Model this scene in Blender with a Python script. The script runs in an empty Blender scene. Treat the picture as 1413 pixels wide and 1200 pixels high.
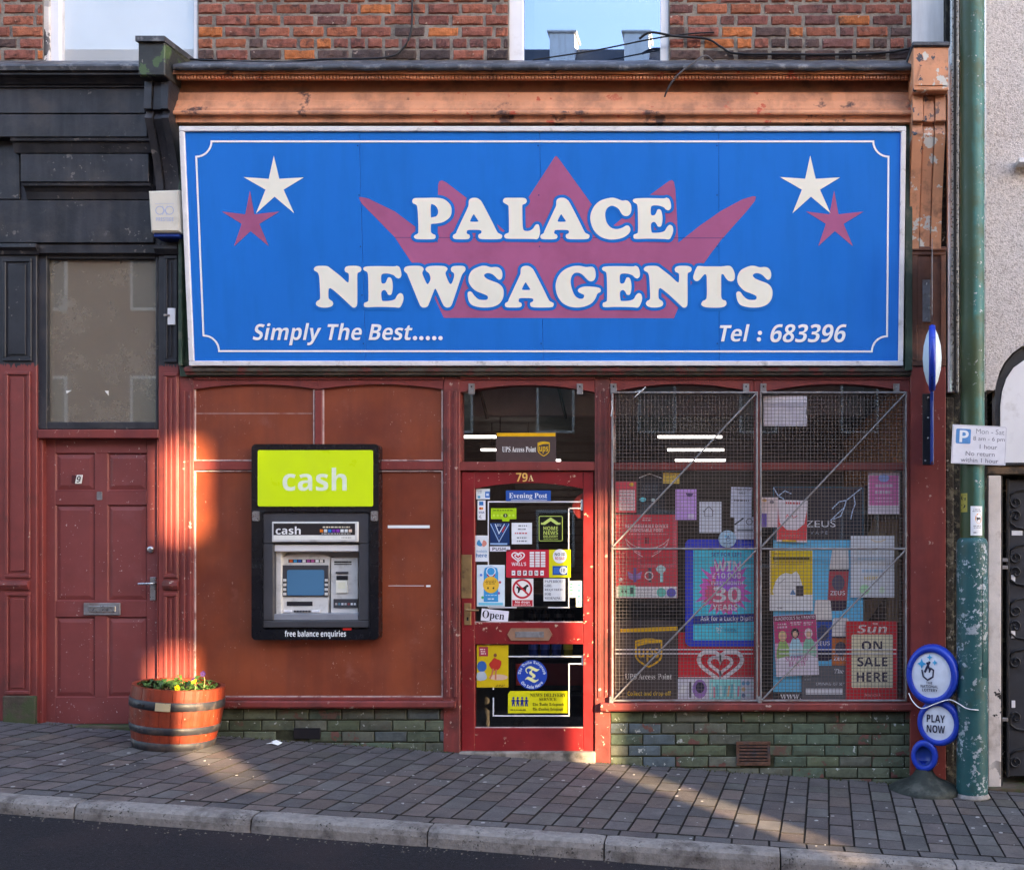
import bpy, math, random
from mathutils import Matrix, Vector, noise as mnoise
random.seed(7)
S = bpy.context.scene
COL = S.collection
R = math.radians

# ------------------------------------------------------------------ camera, sky, sun, exposure
CAMX, CAMY, CAMZ, F = 0.0, -7.2, 1.425, 1440.0        # eye point and focal length in photo pixels
PX, PY = 1020.0, 755.0                                 # principal point (shift lens, level camera)
cam = bpy.data.cameras.new('camera'); co = bpy.data.objects.new('camera', cam); COL.objects.link(co)
co.location = (CAMX, CAMY, CAMZ); co.rotation_euler = (R(90), 0, 0)
cam.sensor_width = 36; cam.sensor_fit = 'HORIZONTAL'; cam.lens = 36 * F / 1413
cam.shift_x = (706.5 - PX) / 1413; cam.shift_y = (PY - 600) / 1413
cam.clip_start = 0.05; cam.clip_end = 500
S.camera = co

SUN_EL = R(14.5); SUN_H = Vector((0.67, -0.742)).normalized()
w = bpy.data.worlds.new('World'); S.world = w; w.use_nodes = True
nt = w.node_tree; sky = nt.nodes.new('ShaderNodeTexSky'); sky.sky_type = 'NISHITA'
sky.sun_disc = False; sky.sun_elevation = SUN_EL; sky.sun_rotation = math.atan2(SUN_H.x, SUN_H.y)
sky.air_density = 1.0; sky.dust_density = 1.0; sky.ozone_density = 2.0
bg = nt.nodes['Background']; nt.links.new(sky.outputs[0], bg.inputs[0]); bg.inputs[1].default_value = 0.065
sl = bpy.data.lights.new('sun', 'SUN'); sl.energy = 3.9; sl.angle = R(0.55); sl.color = (1.0, 0.82, 0.53)
so = bpy.data.objects.new('sun', sl); COL.objects.link(so)
ray = Vector((-SUN_H.x * math.cos(SUN_EL), -SUN_H.y * math.cos(SUN_EL), -math.sin(SUN_EL)))
so.rotation_euler = ray.to_track_quat('-Z', 'Y').to_euler(); so.location = (6, -20, 12)
vs = S.view_settings; vs.view_transform = 'Standard'; vs.look = 'None'; vs.gamma = 1; vs.use_curve_mapping = False
vs.exposure = 4.3
vs.use_white_balance = True; vs.white_balance_temperature = 7700; vs.white_balance_tint = 16
S.cycles.use_denoising = True
S.cycles.max_bounces = 8; S.cycles.transparent_max_bounces = 12

# ------------------------------------------------------------------ measuring helpers
def U(px, d=0.0): return CAMX + (px - PX) * (d - CAMY) / F        # picture column on the plane Y = d -> X
def V(py, d=0.0): return CAMZ - (py - PY) * (d - CAMY) / F        # picture row on the plane Y = d -> Z
SLOPE = 0.07
def zw(x): return -SLOPE * (x + 1.78)                              # pavement level along the wall
def zp(x, y): return zw(x) + 0.011 * y                             # pavement surface
def zr(x): return zw(x) - 0.0185 - (0.1075 + 0.0085 * max(-6, min(x, 4)))
def lin(h):
    h = h.lstrip('#'); o = []
    for i in (0, 2, 4):
        c = int(h[i:i+2], 16) / 255
        o.append(c / 12.92 if c <= 0.04045 else ((c + 0.055) / 1.055) ** 2.4)
    return tuple(o)

# ------------------------------------------------------------------ materials
def _n(t, kind, **kw):
    n = t.nodes.new(kind)
    for k, v in kw.items():
        if k in n.inputs: n.inputs[k].default_value = v
        else: setattr(n, k, v)
    return n
def _noise(t, vec, scale, detail=5, rough=0.6, stretch=None):
    if stretch:
        m = _n(t, 'ShaderNodeMapping'); m.inputs['Scale'].default_value = stretch
        t.links.new(vec, m.inputs['Vector']); vec = m.outputs[0]
    n = _n(t, 'ShaderNodeTexNoise'); n.inputs['Scale'].default_value = scale
    n.inputs['Detail'].default_value = detail; n.inputs['Roughness'].default_value = rough
    t.links.new(vec, n.inputs['Vector']); return n.outputs['Fac']
def _ramp(t, fac, lo, hi, a=0.0, b=1.0):
    r = _n(t, 'ShaderNodeMapRange'); r.inputs['From Min'].default_value = lo; r.inputs['From Max'].default_value = hi
    r.inputs['To Min'].default_value = a; r.inputs['To Max'].default_value = b
    t.links.new(fac, r.inputs['Value']); return r.outputs[0]
def _mix(t, fac, a, b, mode='MIX'):
    m = _n(t, 'ShaderNodeMix', data_type='RGBA', blend_type=mode)
    if isinstance(fac, (int, float)): m.inputs[0].default_value = fac
    else: t.links.new(fac, m.inputs[0])
    for i, c in ((6, a), (7, b)):
        if isinstance(c, tuple): m.inputs[i].default_value = (*c[:3], 1)
        else: t.links.new(c, m.inputs[i])
    return m.outputs[2]
def mk(name, col, rough=0.55, var=0.18, scale=6, bump=0.0, bscale=60, metal=0.0, spec=0.4,
       dirt=None, dlo=0.55, dhi=0.75, dscale=3, damt=0.8, chips=None, clo=0.68, chi=0.70, cscale=22,
       streak=None, samt=0.5, objcol=False, chips2=None, c2lo=.7, c2hi=.72, c2scale=9, coat=0.0):
    rs = lambda v: .5 + (v - .5) * .70
    dlo, dhi, clo, chi, c2lo, c2hi = map(rs, (dlo, dhi, clo, chi, c2lo, c2hi)); clo -= .012; chi -= .012
    m = bpy.data.materials.new(name); m.use_nodes = True; t = m.node_tree
    p = t.nodes['Principled BSDF']; geo = _n(t, 'ShaderNodeNewGeometry'); pos = geo.outputs['Position']
    if objcol:
        oi = _n(t, 'ShaderNodeObjectInfo'); base = oi.outputs['Color']
        ofs = _n(t, 'ShaderNodeVectorMath', operation='MULTIPLY_ADD')
        t.links.new(oi.outputs['Location'], ofs.inputs[0]); ofs.inputs[1].default_value = (7, 5, 9); t.links.new(pos, ofs.inputs[2]); pos = ofs.outputs[0]
        dark = _mix(t, 1.0, base, (1 - var,) * 3, 'MULTIPLY'); light = _mix(t, 1.0, base, (1 + var,) * 3, 'MULTIPLY')
    else:
        dark = tuple(c * (1 - var) for c in col); light = tuple(min(.95, c * (1 + var)) for c in col)
    c = _mix(t, _ramp(t, _noise(t, pos, scale), .3, .7), dark, light)
    if streak: c = _mix(t, _ramp(t, _noise(t, pos, 9, 4, .6, (1, 1, .12)), .46, .66, 0, samt), c, streak)
    if dirt: c = _mix(t, _ramp(t, _noise(t, pos, dscale, 8, .65), dlo, dhi, 0, damt), c, dirt)
    if chips2: c = _mix(t, _ramp(t, _noise(t, pos, c2scale, 6, .62), c2lo, c2hi), c, chips2)
    if chips:                                                       # wear gathers in patches
        mu_ = _n(t, 'ShaderNodeMath', operation='MULTIPLY'); t.links.new(_ramp(t, _noise(t, pos, cscale, 6, .6), clo, chi), mu_.inputs[0])
        t.links.new(_ramp(t, _noise(t, pos, cscale / 9, 3, .5), .47, .56), mu_.inputs[1]); c = _mix(t, mu_.outputs[0], c, chips)
    t.links.new(c, p.inputs['Base Color'])
    rn = _ramp(t, _noise(t, pos, scale * 3), .3, .7, max(.02, rough - .1), min(1, rough + .12)); t.links.new(rn, p.inputs['Roughness'])
    p.inputs['Metallic'].default_value = metal; p.inputs['Specular IOR Level'].default_value = spec; p.inputs['Coat Weight'].default_value = coat
    if bump:
        b = _n(t, 'ShaderNodeBump'); b.inputs['Strength'].default_value = min(1, bump * 2); b.inputs['Distance'].default_value = .004 * bump
        t.links.new(_noise(t, pos, bscale, 8, .65), b.inputs['Height']); t.links.new(b.outputs[0], p.inputs['Normal'])
    return m
RED = (.235, .043, .036); BLK = (.016, .017, .022); SALMON = (.66, .275, .145)
M = {}
M['red'] = mk('red_gloss_paint', RED, .42, .16, 5, .25, 35, dirt=(.07, .02, .02), dlo=.56, dhi=.85, dscale=2.5, damt=.6, chips=(.50, .33, .27), clo=.735, chi=.75, cscale=34, streak=(.11, .025, .03), samt=.4)
M['redworn'] = mk('worn_red_paint', (.225, .041, .035), .5, .2, 6, .5, 45, dirt=(.05, .025, .02), dlo=.5, dhi=.75, dscale=4, damt=.8, chips=(.50, .36, .30), clo=.69, chi=.71, cscale=26, streak=(.09, .03, .03), samt=.5)
M['shopdoor'] = mk('shop_door_red', (.24, .016, .018), .4, .15, 5, .2, 30, dirt=(.09, .012, .012), dlo=.55, dhi=.85, dscale=3, damt=.5, chips=(.55, .38, .27), clo=.725, chi=.74, cscale=28)
M['door9'] = mk('matt_red_door_paint', (.215, .046, .042), .5, .13, 4, .2, 30, dirt=(.30, .10, .10), dlo=.58, dhi=.8, dscale=6, damt=.25, chips=(.6, .5, .45), clo=.755, chi=.765, cscale=60)
M['panel'] = mk('rust_red_board', (.262, .058, .025), .42, .16, 2.2, .2, 26, dirt=(.15, .028, .016), dlo=.42, dhi=.72, dscale=1.4, damt=.7, chips=(.42, .24, .19), clo=.76, chi=.775, cscale=60, streak=(.17, .038, .022), samt=.5, chips2=(.28, .085, .055), c2lo=.66, c2hi=.80, c2scale=3.2)
M['bead'] = mk('pale_bead', (.52, .38, .36), .5, .25, 15, .2, dirt=(.2, .06, .05), dlo=.52, dhi=.65, dscale=9)
M['black'] = mk('old_black_paint', (.020, .020, .026), .45, .45, 5, .6, 40, dirt=(.07, .055, .05), dlo=.5, dhi=.78, dscale=4, damt=.6, chips=(.14, .12, .11), clo=.70, chi=.73, cscale=24, streak=(.05, .045, .05), samt=.6)
M['lead'] = mk('lead_flashing', (.075, .075, .085), .5, .45, 9, .8, 40, metal=.3, dirt=(.30, .28, .28), dlo=.55, dhi=.7, dscale=11, damt=.7)
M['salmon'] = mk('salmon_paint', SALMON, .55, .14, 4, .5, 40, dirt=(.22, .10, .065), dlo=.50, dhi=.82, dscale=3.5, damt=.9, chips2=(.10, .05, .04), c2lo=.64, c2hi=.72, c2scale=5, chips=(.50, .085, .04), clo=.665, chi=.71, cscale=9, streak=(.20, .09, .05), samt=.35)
M['salmondk'] = mk('grimy_shaded_salmon', (.26, .105, .055), .6, .3, 5, .5, 40, dirt=(.06, .035, .025), dlo=.42, dhi=.7, dscale=5, damt=.8)  # frieze: grime, plus the shade of its recess put into a darker salmon
M['salmonpeel'] = mk('peeling_salmon_paint', (.64, .275, .145), .55, .12, 6, .6, 40, dirt=(.12, .06, .04), dlo=.55, dhi=.8, dscale=8, damt=.7, chips=(.045, .055, .075), clo=.66, chi=.665, cscale=11, chips2=(.62, .58, .52), c2lo=.65, c2hi=.655, c2scale=9)
M['wood'] = mk('bare_red_wood', (.20, .075, .045), .6, .35, 7, .5, 40, dirt=(.04, .02, .015), dlo=.5, dhi=.72, dscale=7, damt=.8, streak=(.09, .03, .02), samt=.7)
M['blue'] = mk('blue_sign_vinyl', (.0004, .165, .60), .40, .05, 1.2, .03, 12, spec=.12, streak=(.001, .145, .50), samt=.4)
M['bluel'] = mk('blue_letter_outline', (.001, .155, .55), .4, .05, 3, spec=.12)
M['cream'] = mk('cream_vinyl', (.88, .83, .71), .4, .04, 4, dirt=(.74, .67, .54), dlo=.6, dhi=.9, dscale=5, damt=.4)
M['whitev'] = mk('white_vinyl', (.88, .88, .88), .4, .04, 4)
M['crown'] = mk('faded_red_vinyl', (.42, .115, .24), .45, .08, 3, spec=.12, dirt=(.30, .075, .15), dlo=.5, dhi=.8, dscale=2, damt=.5)
M['alu'] = mk('sign_frame_metal', (.76, .71, .71), .42, .10, 10, .1, dirt=(.18, .15, .14), dlo=.60, dhi=.8, dscale=9, damt=.7)
M['green'] = mk('dark_green_paint', (.025, .05, .03), .5, .4, 8, .4, dirt=(.10, .10, .07), dlo=.55, dhi=.7, dscale=9)
M['ledge'] = mk('grey_green_ledge', (.10, .085, .07), .6, .4, 9, .4, dirt=(.22, .05, .05), dlo=.5, dhi=.65, dscale=8)
M['seam'] = mk('dark_seam', (.002, .03, .16), .6, .1)
M['brick'] = mk('brick', (1, 1, 1), .85, .32, 26, 1.6, 70, objcol=True, spec=.2, dirt=(.035, .025, .025), dlo=.55, dhi=.75, dscale=14, damt=.75, chips=(.42, .30, .24), clo=.72, chi=.76, cscale=30)
M['mortar'] = mk('lime_mortar', (.25, .215, .185), .95, .3, 18, 1.8, 90, spec=.1, dirt=(.09, .08, .075), dlo=.5, dhi=.7, dscale=7, damt=.7)
M['plinth'] = mk('green_painted_brick', (1, 1, 1), .7, .3, 18, 1.1, 60, objcol=True, dirt=(.03, .038, .022), dlo=.5, dhi=.72, dscale=9, damt=.7, chips=(.14, .055, .045), clo=.63, chi=.645, cscale=9, chips2=(.36, .38, .36), c2lo=.70, c2hi=.72, c2scale=24)
M['pmortar'] = mk('mossy_mortar', (.040, .042, .026), .95, .4, 16, 1.2, 80, spec=.1)
M['paver'] = mk('paver', (1, 1, 1), .72, .22, 20, 1.0, 130, objcol=True, spec=.3, dirt=(.045, .042, .045), dlo=.48, dhi=.75, dscale=5, damt=.7, chips=(.24, .22, .21), clo=.735, chi=.76, cscale=85)
M['sandbed'] = mk('paving_joint_soil', (.034, .030, .028), .95, .4, 30, 1.0, spec=.1)
M['kerb'] = mk('concrete_kerb', (.235, .205, .19), .8, .22, 30, 1.5, 120, spec=.25, dirt=(.07, .055, .05), dlo=.48, dhi=.70, dscale=6, damt=.8, chips=(.05, .045, .04), clo=.64, chi=.69, cscale=70)
M['asphalt'] = mk('asphalt', (.016, .0135, .0165), .85, .5, 60, 2.0, 190, spec=.2, dirt=(.030, .020, .022), dlo=.5, dhi=.7, dscale=1.3, damt=.7, chips=(.16, .15, .16), clo=.735, chi=.77, cscale=140)
M['threshold'] = mk('worn_stone', (.26, .22, .19), .85, .3, 12, 1.2, 60, dirt=(.07, .06, .045), dlo=.45, dhi=.65, dscale=8)
M['brass'] = mk('dull_brass', (.46, .29, .13), .42, .2, 14, .2, metal=.75, dirt=(.2, .12, .07), dlo=.5, dhi=.7, dscale=12)
M['chrome'] = mk('satin_metal', (.55, .54, .54), .3, .15, 20, .1, metal=.9)
M['steel'] = mk('galvanised_steel', (.24, .225, .23), .55, .25, 16, .3, metal=.2, dirt=(.16, .11, .09), dlo=.5, dhi=.7, dscale=14, damt=.7)
M['wire'] = mk('dull_wire', (.18, .15, .14), .55, .2, 14, metal=.3)
M['dkgap'] = mk('grimy_dark_gap', (.012, .011, .010), .9, .5, 14, 1.5, dirt=(.09, .08, .055), dlo=.54, dhi=.66, dscale=22, damt=.8, chips=(.40, .37, .32), clo=.70, chi=.72, cscale=26)
M['upvc'] = mk('white_upvc', (.78, .76, .78), .35, .04, 4, dirt=(.5, .46, .44), dlo=.6, dhi=.85, dscale=9, damt=.5)
M['peelwhite'] = mk('peeling_white_paint', (.66, .58, .54), .6, .12, 8, .6, dirt=(.3, .22, .18), dlo=.55, dhi=.8, dscale=5, chips=(.025, .022, .025), clo=.585, chi=.595, cscale=6)
M['blind'] = mk('pale_blind', (.66, .68, .70), .7, .05, 3)
M['plastic'] = mk('cream_plastic', (.70, .63, .53), .4, .06, 5, dirt=(.5, .42, .3), dlo=.6, dhi=.9, dscale=8)
M['dkblue'] = mk('deep_blue_plastic', (.006, .035, .22), .35, .12, 5, .05, dirt=(.03, .05, .13), dlo=.55, dhi=.85, dscale=8)
M['lotblue'] = mk('bright_blue_plastic', (.006, .045, .42), .32, .1, 5, .05, dirt=(.02, .05, .22), dlo=.55, dhi=.85, dscale=8)
M['rubber'] = mk('weathered_rubber', (.026, .031, .026), .75, .35, 10, .6, 60, dirt=(.10, .10, .085), dlo=.5, dhi=.75, dscale=8)
M['ironblk'] = mk('black_iron', (.018, .018, .021), .45, .3, 10, .3, dirt=(.06, .05, .045), dlo=.55, dhi=.75, dscale=8)
M['pebble'] = mk('pebbledash_render', (.74, .665, .64), .9, .16, 70, 4.0, 95, spec=.2, dirt=(.36, .29, .26), dlo=.50, dhi=.66, dscale=75, damt=.7)
M['whitewall'] = mk('white_render', (.82, .78, .77), .7, .06, 5, .3, streak=(.5, .45, .42), samt=.4)
M['soil'] = mk('potting_soil', (.02, .014, .01), .95, .5, 40, 1.5)
M['leaf'] = mk('pansy_leaf', (.045, .105, .022), .45, .4, 30, .2)
M['leafd'] = mk('dark_leaf', (.022, .06, .016), .5, .4, 30, .2)
M['stem'] = mk('plant_stem', (.30, .22, .10), .6, .2)
M['petaly'] = mk('yellow_petal', (.75, .55, .02), .5, .1); M['petalp'] = mk('purple_petal', (.045, .015, .10), .5, .2)
M['stave'] = mk('varnished_barrel', (.245, .036, .016), .46, .30, 9, .3, 25, coat=.08, dirt=(.10, .018, .01), dlo=.48, dhi=.75, dscale=5, damt=.7, streak=(.20, .03, .012), samt=.5, chips=(.5, .3, .22), clo=.745, chi=.76, cscale=40)
M['hoop'] = mk('black_hoop', (.022, .022, .028), .5, .4, 14, .3, dirt=(.11, .08, .07), dlo=.5, dhi=.75, dscale=9)
M['cableblk'] = mk('black_cable', (.008, .008, .011), .5, .2)
M['cablegry'] = mk('grey_cable', (.05, .045, .05), .5, .2)
M['inner'] = mk('shop_interior_wall', (.045, .040, .036), .8, .2, 4)
M['innerceil'] = mk('shop_ceiling', (.16, .155, .15), .8, .1)
M['bulkhead'] = mk('grey_blind_box', (.30, .28, .265), .7, .12, 5, streak=(.2, .19, .18), samt=.4)
M['orangebrick'] = mk('orange_inner_wall', (.80, .33, .12), .7, .12, 9, .4)
M['card'] = mk('brown_cardboard', (.30, .22, .13), .8, .12, 8)
M['atmblk'] = mk('gloss_black_surround', (.008, .008, .011), .22, .2, 8, .03, coat=.3)
M['atmgry'] = mk('charcoal_fascia', (.055, .053, .060), .45, .12, 8, .1)
M['atmsil'] = mk('silver_fascia', (.66, .635, .61), .38, .08, 9, dirt=(.27, .25, .22), dlo=.55, dhi=.8, dscale=14, damt=.5)
M['lime'] = mk('lime_panel', (.68, .86, .015), .35, .03, 3, coat=.2)
M['lampgreen'] = mk('lamp_post_paint', (.022, .155, .145), .45, .15, 6, .4, 30, dirt=(.05, .075, .025), dlo=.46, dhi=.62, dscale=3.5, damt=.7, chips=(.42, .44, .45), clo=.70, chi=.72, cscale=38, streak=(.05, .09, .03), samt=.5)
M['lampbase'] = mk('flaking_lamp_post_paint', (.012, .085, .090), .5, .2, 6, .6, 30, dirt=(.03, .05, .035), dlo=.5, dhi=.68, dscale=6, damt=.6, chips=(.38, .42, .46), clo=.615, chi=.635, cscale=44, chips2=(.30, .33, .35), c2lo=.63, c2hi=.66, c2scale=16)
def algae(m):                                                       # green algae down one flank of the post
    t = m.node_tree; p = t.nodes['Principled BSDF']; src = p.inputs['Base Color'].links[0].from_socket; g = _n(t, 'ShaderNodeNewGeometry'); sx_ = _n(t, 'ShaderNodeSeparateXYZ'); t.links.new(g.outputs['Normal'], sx_.inputs[0])
    a = _n(t, 'ShaderNodeMath', operation='MULTIPLY_ADD'); t.links.new(_noise(t, g.outputs['Position'], 14, 5, .6, (1, 1, .25)), a.inputs[0]); a.inputs[1].default_value = .9; t.links.new(sx_.outputs[0], a.inputs[2])
    t.links.new(_mix(t, _ramp(t, a.outputs[0], .62, .22, 0, .88), src, (.035, .052, .016)), p.inputs['Base Color'])
algae(M['lampgreen'])
M['oppbrick'] = mk('opposite_brick', (.22, .10, .07), .9, .2, 5, .5); M['slate'] = mk('roof_slate', (.06, .06, .07), .7, .2, 8)
M['lino'] = mk('shop_floor', (.12, .11, .10), .6, .1)
def two_tone():
    m = bpy.data.materials.new('black_over_red_paint'); m.use_nodes = True; t = m.node_tree; p = t.nodes['Principled BSDF']
    geo = _n(t, 'ShaderNodeNewGeometry'); pos = geo.outputs['Position']; sx = _n(t, 'ShaderNodeSeparateXYZ'); t.links.new(pos, sx.inputs[0])
    n = _noise(t, pos, 60, 3, .5, (1, 1, .05)); a = _n(t, 'ShaderNodeMath', operation='MULTIPLY_ADD'); t.links.new(n, a.inputs[0]); a.inputs[1].default_value = .12; t.links.new(sx.outputs[2], a.inputs[2])
    z = V(505); f = _ramp(t, a.outputs[0], z + .06, z + .062)
    v = _ramp(t, _noise(t, pos, 6), .3, .7)
    r = _mix(t, v, (.18, .033, .029), (.25, .046, .040)); b = _mix(t, v, (.010, .011, .016), (.030, .030, .038))
    ch = _ramp(t, _noise(t, pos, 26, 6), .69, .71)
    b = _mix(t, ch, b, (.17, .15, .14)); r = _mix(t, _ramp(t, _noise(t, pos, 3.3, 8), .55, .75, 0, .7), r, (.055, .022, .02)); r = _mix(t, _ramp(t, _noise(t, pos, 30, 6), .70, .72), r, (.42, .27, .22))
    t.links.new(_mix(t, f, r, b), p.inputs['Base Color']); p.inputs['Roughness'].default_value = .45
    bp = _n(t, 'ShaderNodeBump'); bp.inputs['Strength'].default_value = .5; bp.inputs['Distance'].default_value = .002; t.links.new(_noise(t, pos, 40, 8), bp.inputs['Height']); t.links.new(bp.outputs[0], p.inputs['Normal'])
    return m
M['two'] = two_tone()
def glass(name, tint=(1, 1, 1), refl=1.0, rough=0.0, dirt=0.0, dcol=(.3, .28, .24), gcol=(.9, .92, .95)):
    m = bpy.data.materials.new(name); m.use_nodes = True; t = m.node_tree
    for n in list(t.nodes):
        if n.type == 'BSDF_PRINCIPLED': t.nodes.remove(n)
    tr = _n(t, 'ShaderNodeBsdfTransparent'); tr.inputs[0].default_value = (*tint, 1)
    gl = _n(t, 'ShaderNodeBsdfGlossy'); gl.inputs['Roughness'].default_value = rough; gl.inputs['Color'].default_value = (*gcol, 1)
    lw = _n(t, 'ShaderNodeLayerWeight'); lw.inputs[0].default_value = .5      # Schlick reflectance, the same from both sides
    pw = _n(t, 'ShaderNodeMath', operation='POWER'); t.links.new(lw.outputs['Facing'], pw.inputs[0]); pw.inputs[1].default_value = 5
    mu = _n(t, 'ShaderNodeMath', operation='MULTIPLY_ADD'); t.links.new(pw.outputs[0], mu.inputs[0]); mu.inputs[1].default_value = .9; mu.inputs[2].default_value = .05 * refl; mu.use_clamp = True
    mx = _n(t, 'ShaderNodeMixShader'); t.links.new(mu.outputs[0], mx.inputs[0]); t.links.new(tr.outputs[0], mx.inputs[1]); t.links.new(gl.outputs[0], mx.inputs[2])
    out = mx.outputs[0]
    if dirt:
        geo = _n(t, 'ShaderNodeNewGeometry'); pos = geo.outputs['Position']
        df = _n(t, 'ShaderNodeBsdfDiffuse'); df.inputs[0].default_value = (*dcol, 1)
        f = _ramp(t, _noise(t, pos, 5, 10, .75), .3, .75, dirt * .55, dirt)
        m2 = _n(t, 'ShaderNodeMixShader'); t.links.new(f, m2.inputs[0]); t.links.new(out, m2.inputs[1]); t.links.new(df.outputs[0], m2.inputs[2]); out = m2.outputs[0]
    t.links.new(out, t.nodes['Material Output'].inputs[0]); return m
M['glass'] = glass('window_glass', (.985, .985, .985), .6, 0)
M['glassup'] = glass('sky_window_glass', (.35, .38, .42), 8.0, .004, gcol=(.46, .60, .85))  # sky blue put into the glossy colour so the reflected sky reads bluer
M['glassblind'] = glass('blind_window_glass', (.95, .95, .95), 1.5)
M['glassdirty'] = glass('dirty_fanlight_glass', (.70, .64, .56), 2.4, .015, .55, (.34, .29, .235))
def emis(name, col, s):
    m = bpy.data.materials.new(name); m.use_nodes = True; p = m.node_tree.nodes['Principled BSDF']
    p.inputs['Base Color'].default_value = (*col, 1); p.inputs['Emission Color'].default_value = (*col, 1); p.inputs['Emission Strength'].default_value = s; return m
M['tube'] = emis('fluorescent_tube', (.92, .97, 1), .6)
M['screen'] = emis('blue_screen', (.03, .105, .21), .03)
PM = {}
def pmat(c, k=1.1):
    if c in M: return M[c]
    if (c, k) not in PM:
        PM[c, k] = mk('print_' + c.lstrip('#'), tuple(v * min(k, .84 / max(lin(c))) if max(lin(c)) else 0 for v in lin(c)), .45, .08, 16, spec=.3)
    return PM[c, k]

# ------------------------------------------------------------------ mesh builder
class MB:
    def __init__(s, xf=None): s.v = []; s.f = []; s.mi = []; s.xf = xf; s.sm = []
    def add(s, vs, fs, mi=0, sm=False):
        o = len(s.v); s.v += [tuple(s.xf @ Vector(p)) if s.xf else tuple(p) for p in vs]
        for f in fs: s.f.append([i + o for i in f]); s.mi.append(mi); s.sm.append(sm)
    def box(s, x0, x1, y0, y1, z0, z1, b=0.003, mi=0):
        if x0 > x1: x0, x1 = x1, x0
        if z0 > z1: z0, z1 = z1, z0
        if y0 > y1: y0, y1 = y1, y0
        b = min(b, (x1 - x0) * .3, (y1 - y0) * .3, (z1 - z0) * .3)
        if b <= 0:
            s.add([(x, y, z) for x in (x0, x1) for y in (y0, y1) for z in (z0, z1)],
                  [(0, 1, 3, 2), (4, 6, 7, 5), (0, 4, 5, 1), (2, 3, 7, 6), (0, 2, 6, 4), (1, 5, 7, 3)], mi); return
        vs = []; idx = {}
        for i, x in enumerate((x0, x1)):
            for j, y in enumerate((y0, y1)):
                for k, z in enumerate((z0, z1)):
                    sx, sy, sz = (b if i == 0 else -b), (b if j == 0 else -b), (b if k == 0 else -b)
                    for a, p in enumerate(((x, y + sy, z + sz), (x + sx, y, z + sz), (x + sx, y + sy, z))):
                        idx[i, j, k, a] = len(vs); vs.append(p)
        I = lambda i, j, k, a: idx[i, j, k, a]
        fs = []
        for i in (0, 1): fs.append([I(i, 0, 0, 0), I(i, 0, 1, 0), I(i, 1, 1, 0), I(i, 1, 0, 0)] if i == 0 else [I(i, 0, 0, 0), I(i, 1, 0, 0), I(i, 1, 1, 0), I(i, 0, 1, 0)])
        for j in (0, 1): fs.append([I(0, j, 0, 1), I(1, j, 0, 1), I(1, j, 1, 1), I(0, j, 1, 1)][::1 if j == 0 else -1])
        for k in (0, 1): fs.append([I(0, 0, k, 2), I(0, 1, k, 2), I(1, 1, k, 2), I(1, 0, k, 2)][::1 if k == 0 else -1])
        for j in (0, 1):
            for k in (0, 1): fs.append([I(0, j, k, 1), I(1, j, k, 1), I(1, j, k, 2), I(0, j, k, 2)])
        for i in (0, 1):
            for k in (0, 1): fs.append([I(i, 0, k, 0), I(i, 1, k, 0), I(i, 1, k, 2), I(i, 0, k, 2)])
        for i in (0, 1):
            for j in (0, 1): fs.append([I(i, j, 0, 0), I(i, j, 1, 0), I(i, j, 1, 1), I(i, j, 0, 1)])
        for i in (0, 1):
            for j in (0, 1):
                for k in (0, 1): fs.append([I(i, j, k, 0), I(i, j, k, 1), I(i, j, k, 2)])
        s.add(vs, fs, mi)
    def pbox(s, x0, y0, x1, y1, d0, d1, b=0.003, mi=0):          # front face drawn on plane Y=d0, body back to d1
        s.box(U(x0, d0), U(x1, d0), d0, d1, V(y1, d0), V(y0, d0), b, mi)
    def prism(s, pts, y0, y1, mi=0):                              # pts (x, z) outline, front at y0
        n = len(pts); a = sum(pts[i][0] * pts[(i + 1) % n][1] - pts[(i + 1) % n][0] * pts[i][1] for i in range(n))
        if a < 0: pts = pts[::-1]
        vs = [(x, y0, z) for x, z in pts] + [(x, y1, z) for x, z in pts]
        s.add(vs, [list(range(n)), list(range(2 * n - 1, n - 1, -1))] + [[i + n, (i + 1) % n + n, (i + 1) % n, i] for i in range(n)], mi)
    def pprism(s, pts, d0, d1, mi=0): s.prism([(U(x, d0), V(y, d0)) for x, y in pts], d0, d1, mi)
    def prof(s, pts, x0, x1, mi=0):                               # closed (y, z) profile swept along X
        n = len(pts); a = sum(pts[i][0] * pts[(i + 1) % n][1] - pts[(i + 1) % n][0] * pts[i][1] for i in range(n))
        if a < 0: pts = pts[::-1]
        vs = [(x0, y, z) for y, z in pts] + [(x1, y, z) for y, z in pts]
        s.add(vs, [list(range(n))[::-1], list(range(n, 2 * n))] + [[i, (i + 1) % n, (i + 1) % n + n, i + n] for i in range(n)], mi)
    def tube(s, pts, r, n=8, mi=0, cap=True):
        pts = [Vector(p) for p in pts]; vs = []; rr = r if isinstance(r, (list, tuple)) else [r] * len(pts)
        for i, p in enumerate(pts):
            t = (pts[min(i + 1, len(pts) - 1)] - pts[max(i - 1, 0)]).normalized()
            a = t.cross(Vector((0, 0, 1)) if abs(t.z) < .9 else Vector((1, 0, 0))).normalized(); b = t.cross(a)
            vs += [p + (a * math.cos(2 * math.pi * k / n) + b * math.sin(2 * math.pi * k / n)) * rr[i] for k in range(n)]
        fs = [[i * n + k, i * n + (k + 1) % n, (i + 1) * n + (k + 1) % n, (i + 1) * n + k] for i in range(len(pts) - 1) for k in range(n)]
        s.add(vs, fs, mi, True)
        if cap: s.add(vs[:n], [list(range(n))], mi); s.add(vs[-n:], [list(range(n))[::-1]], mi)
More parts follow.
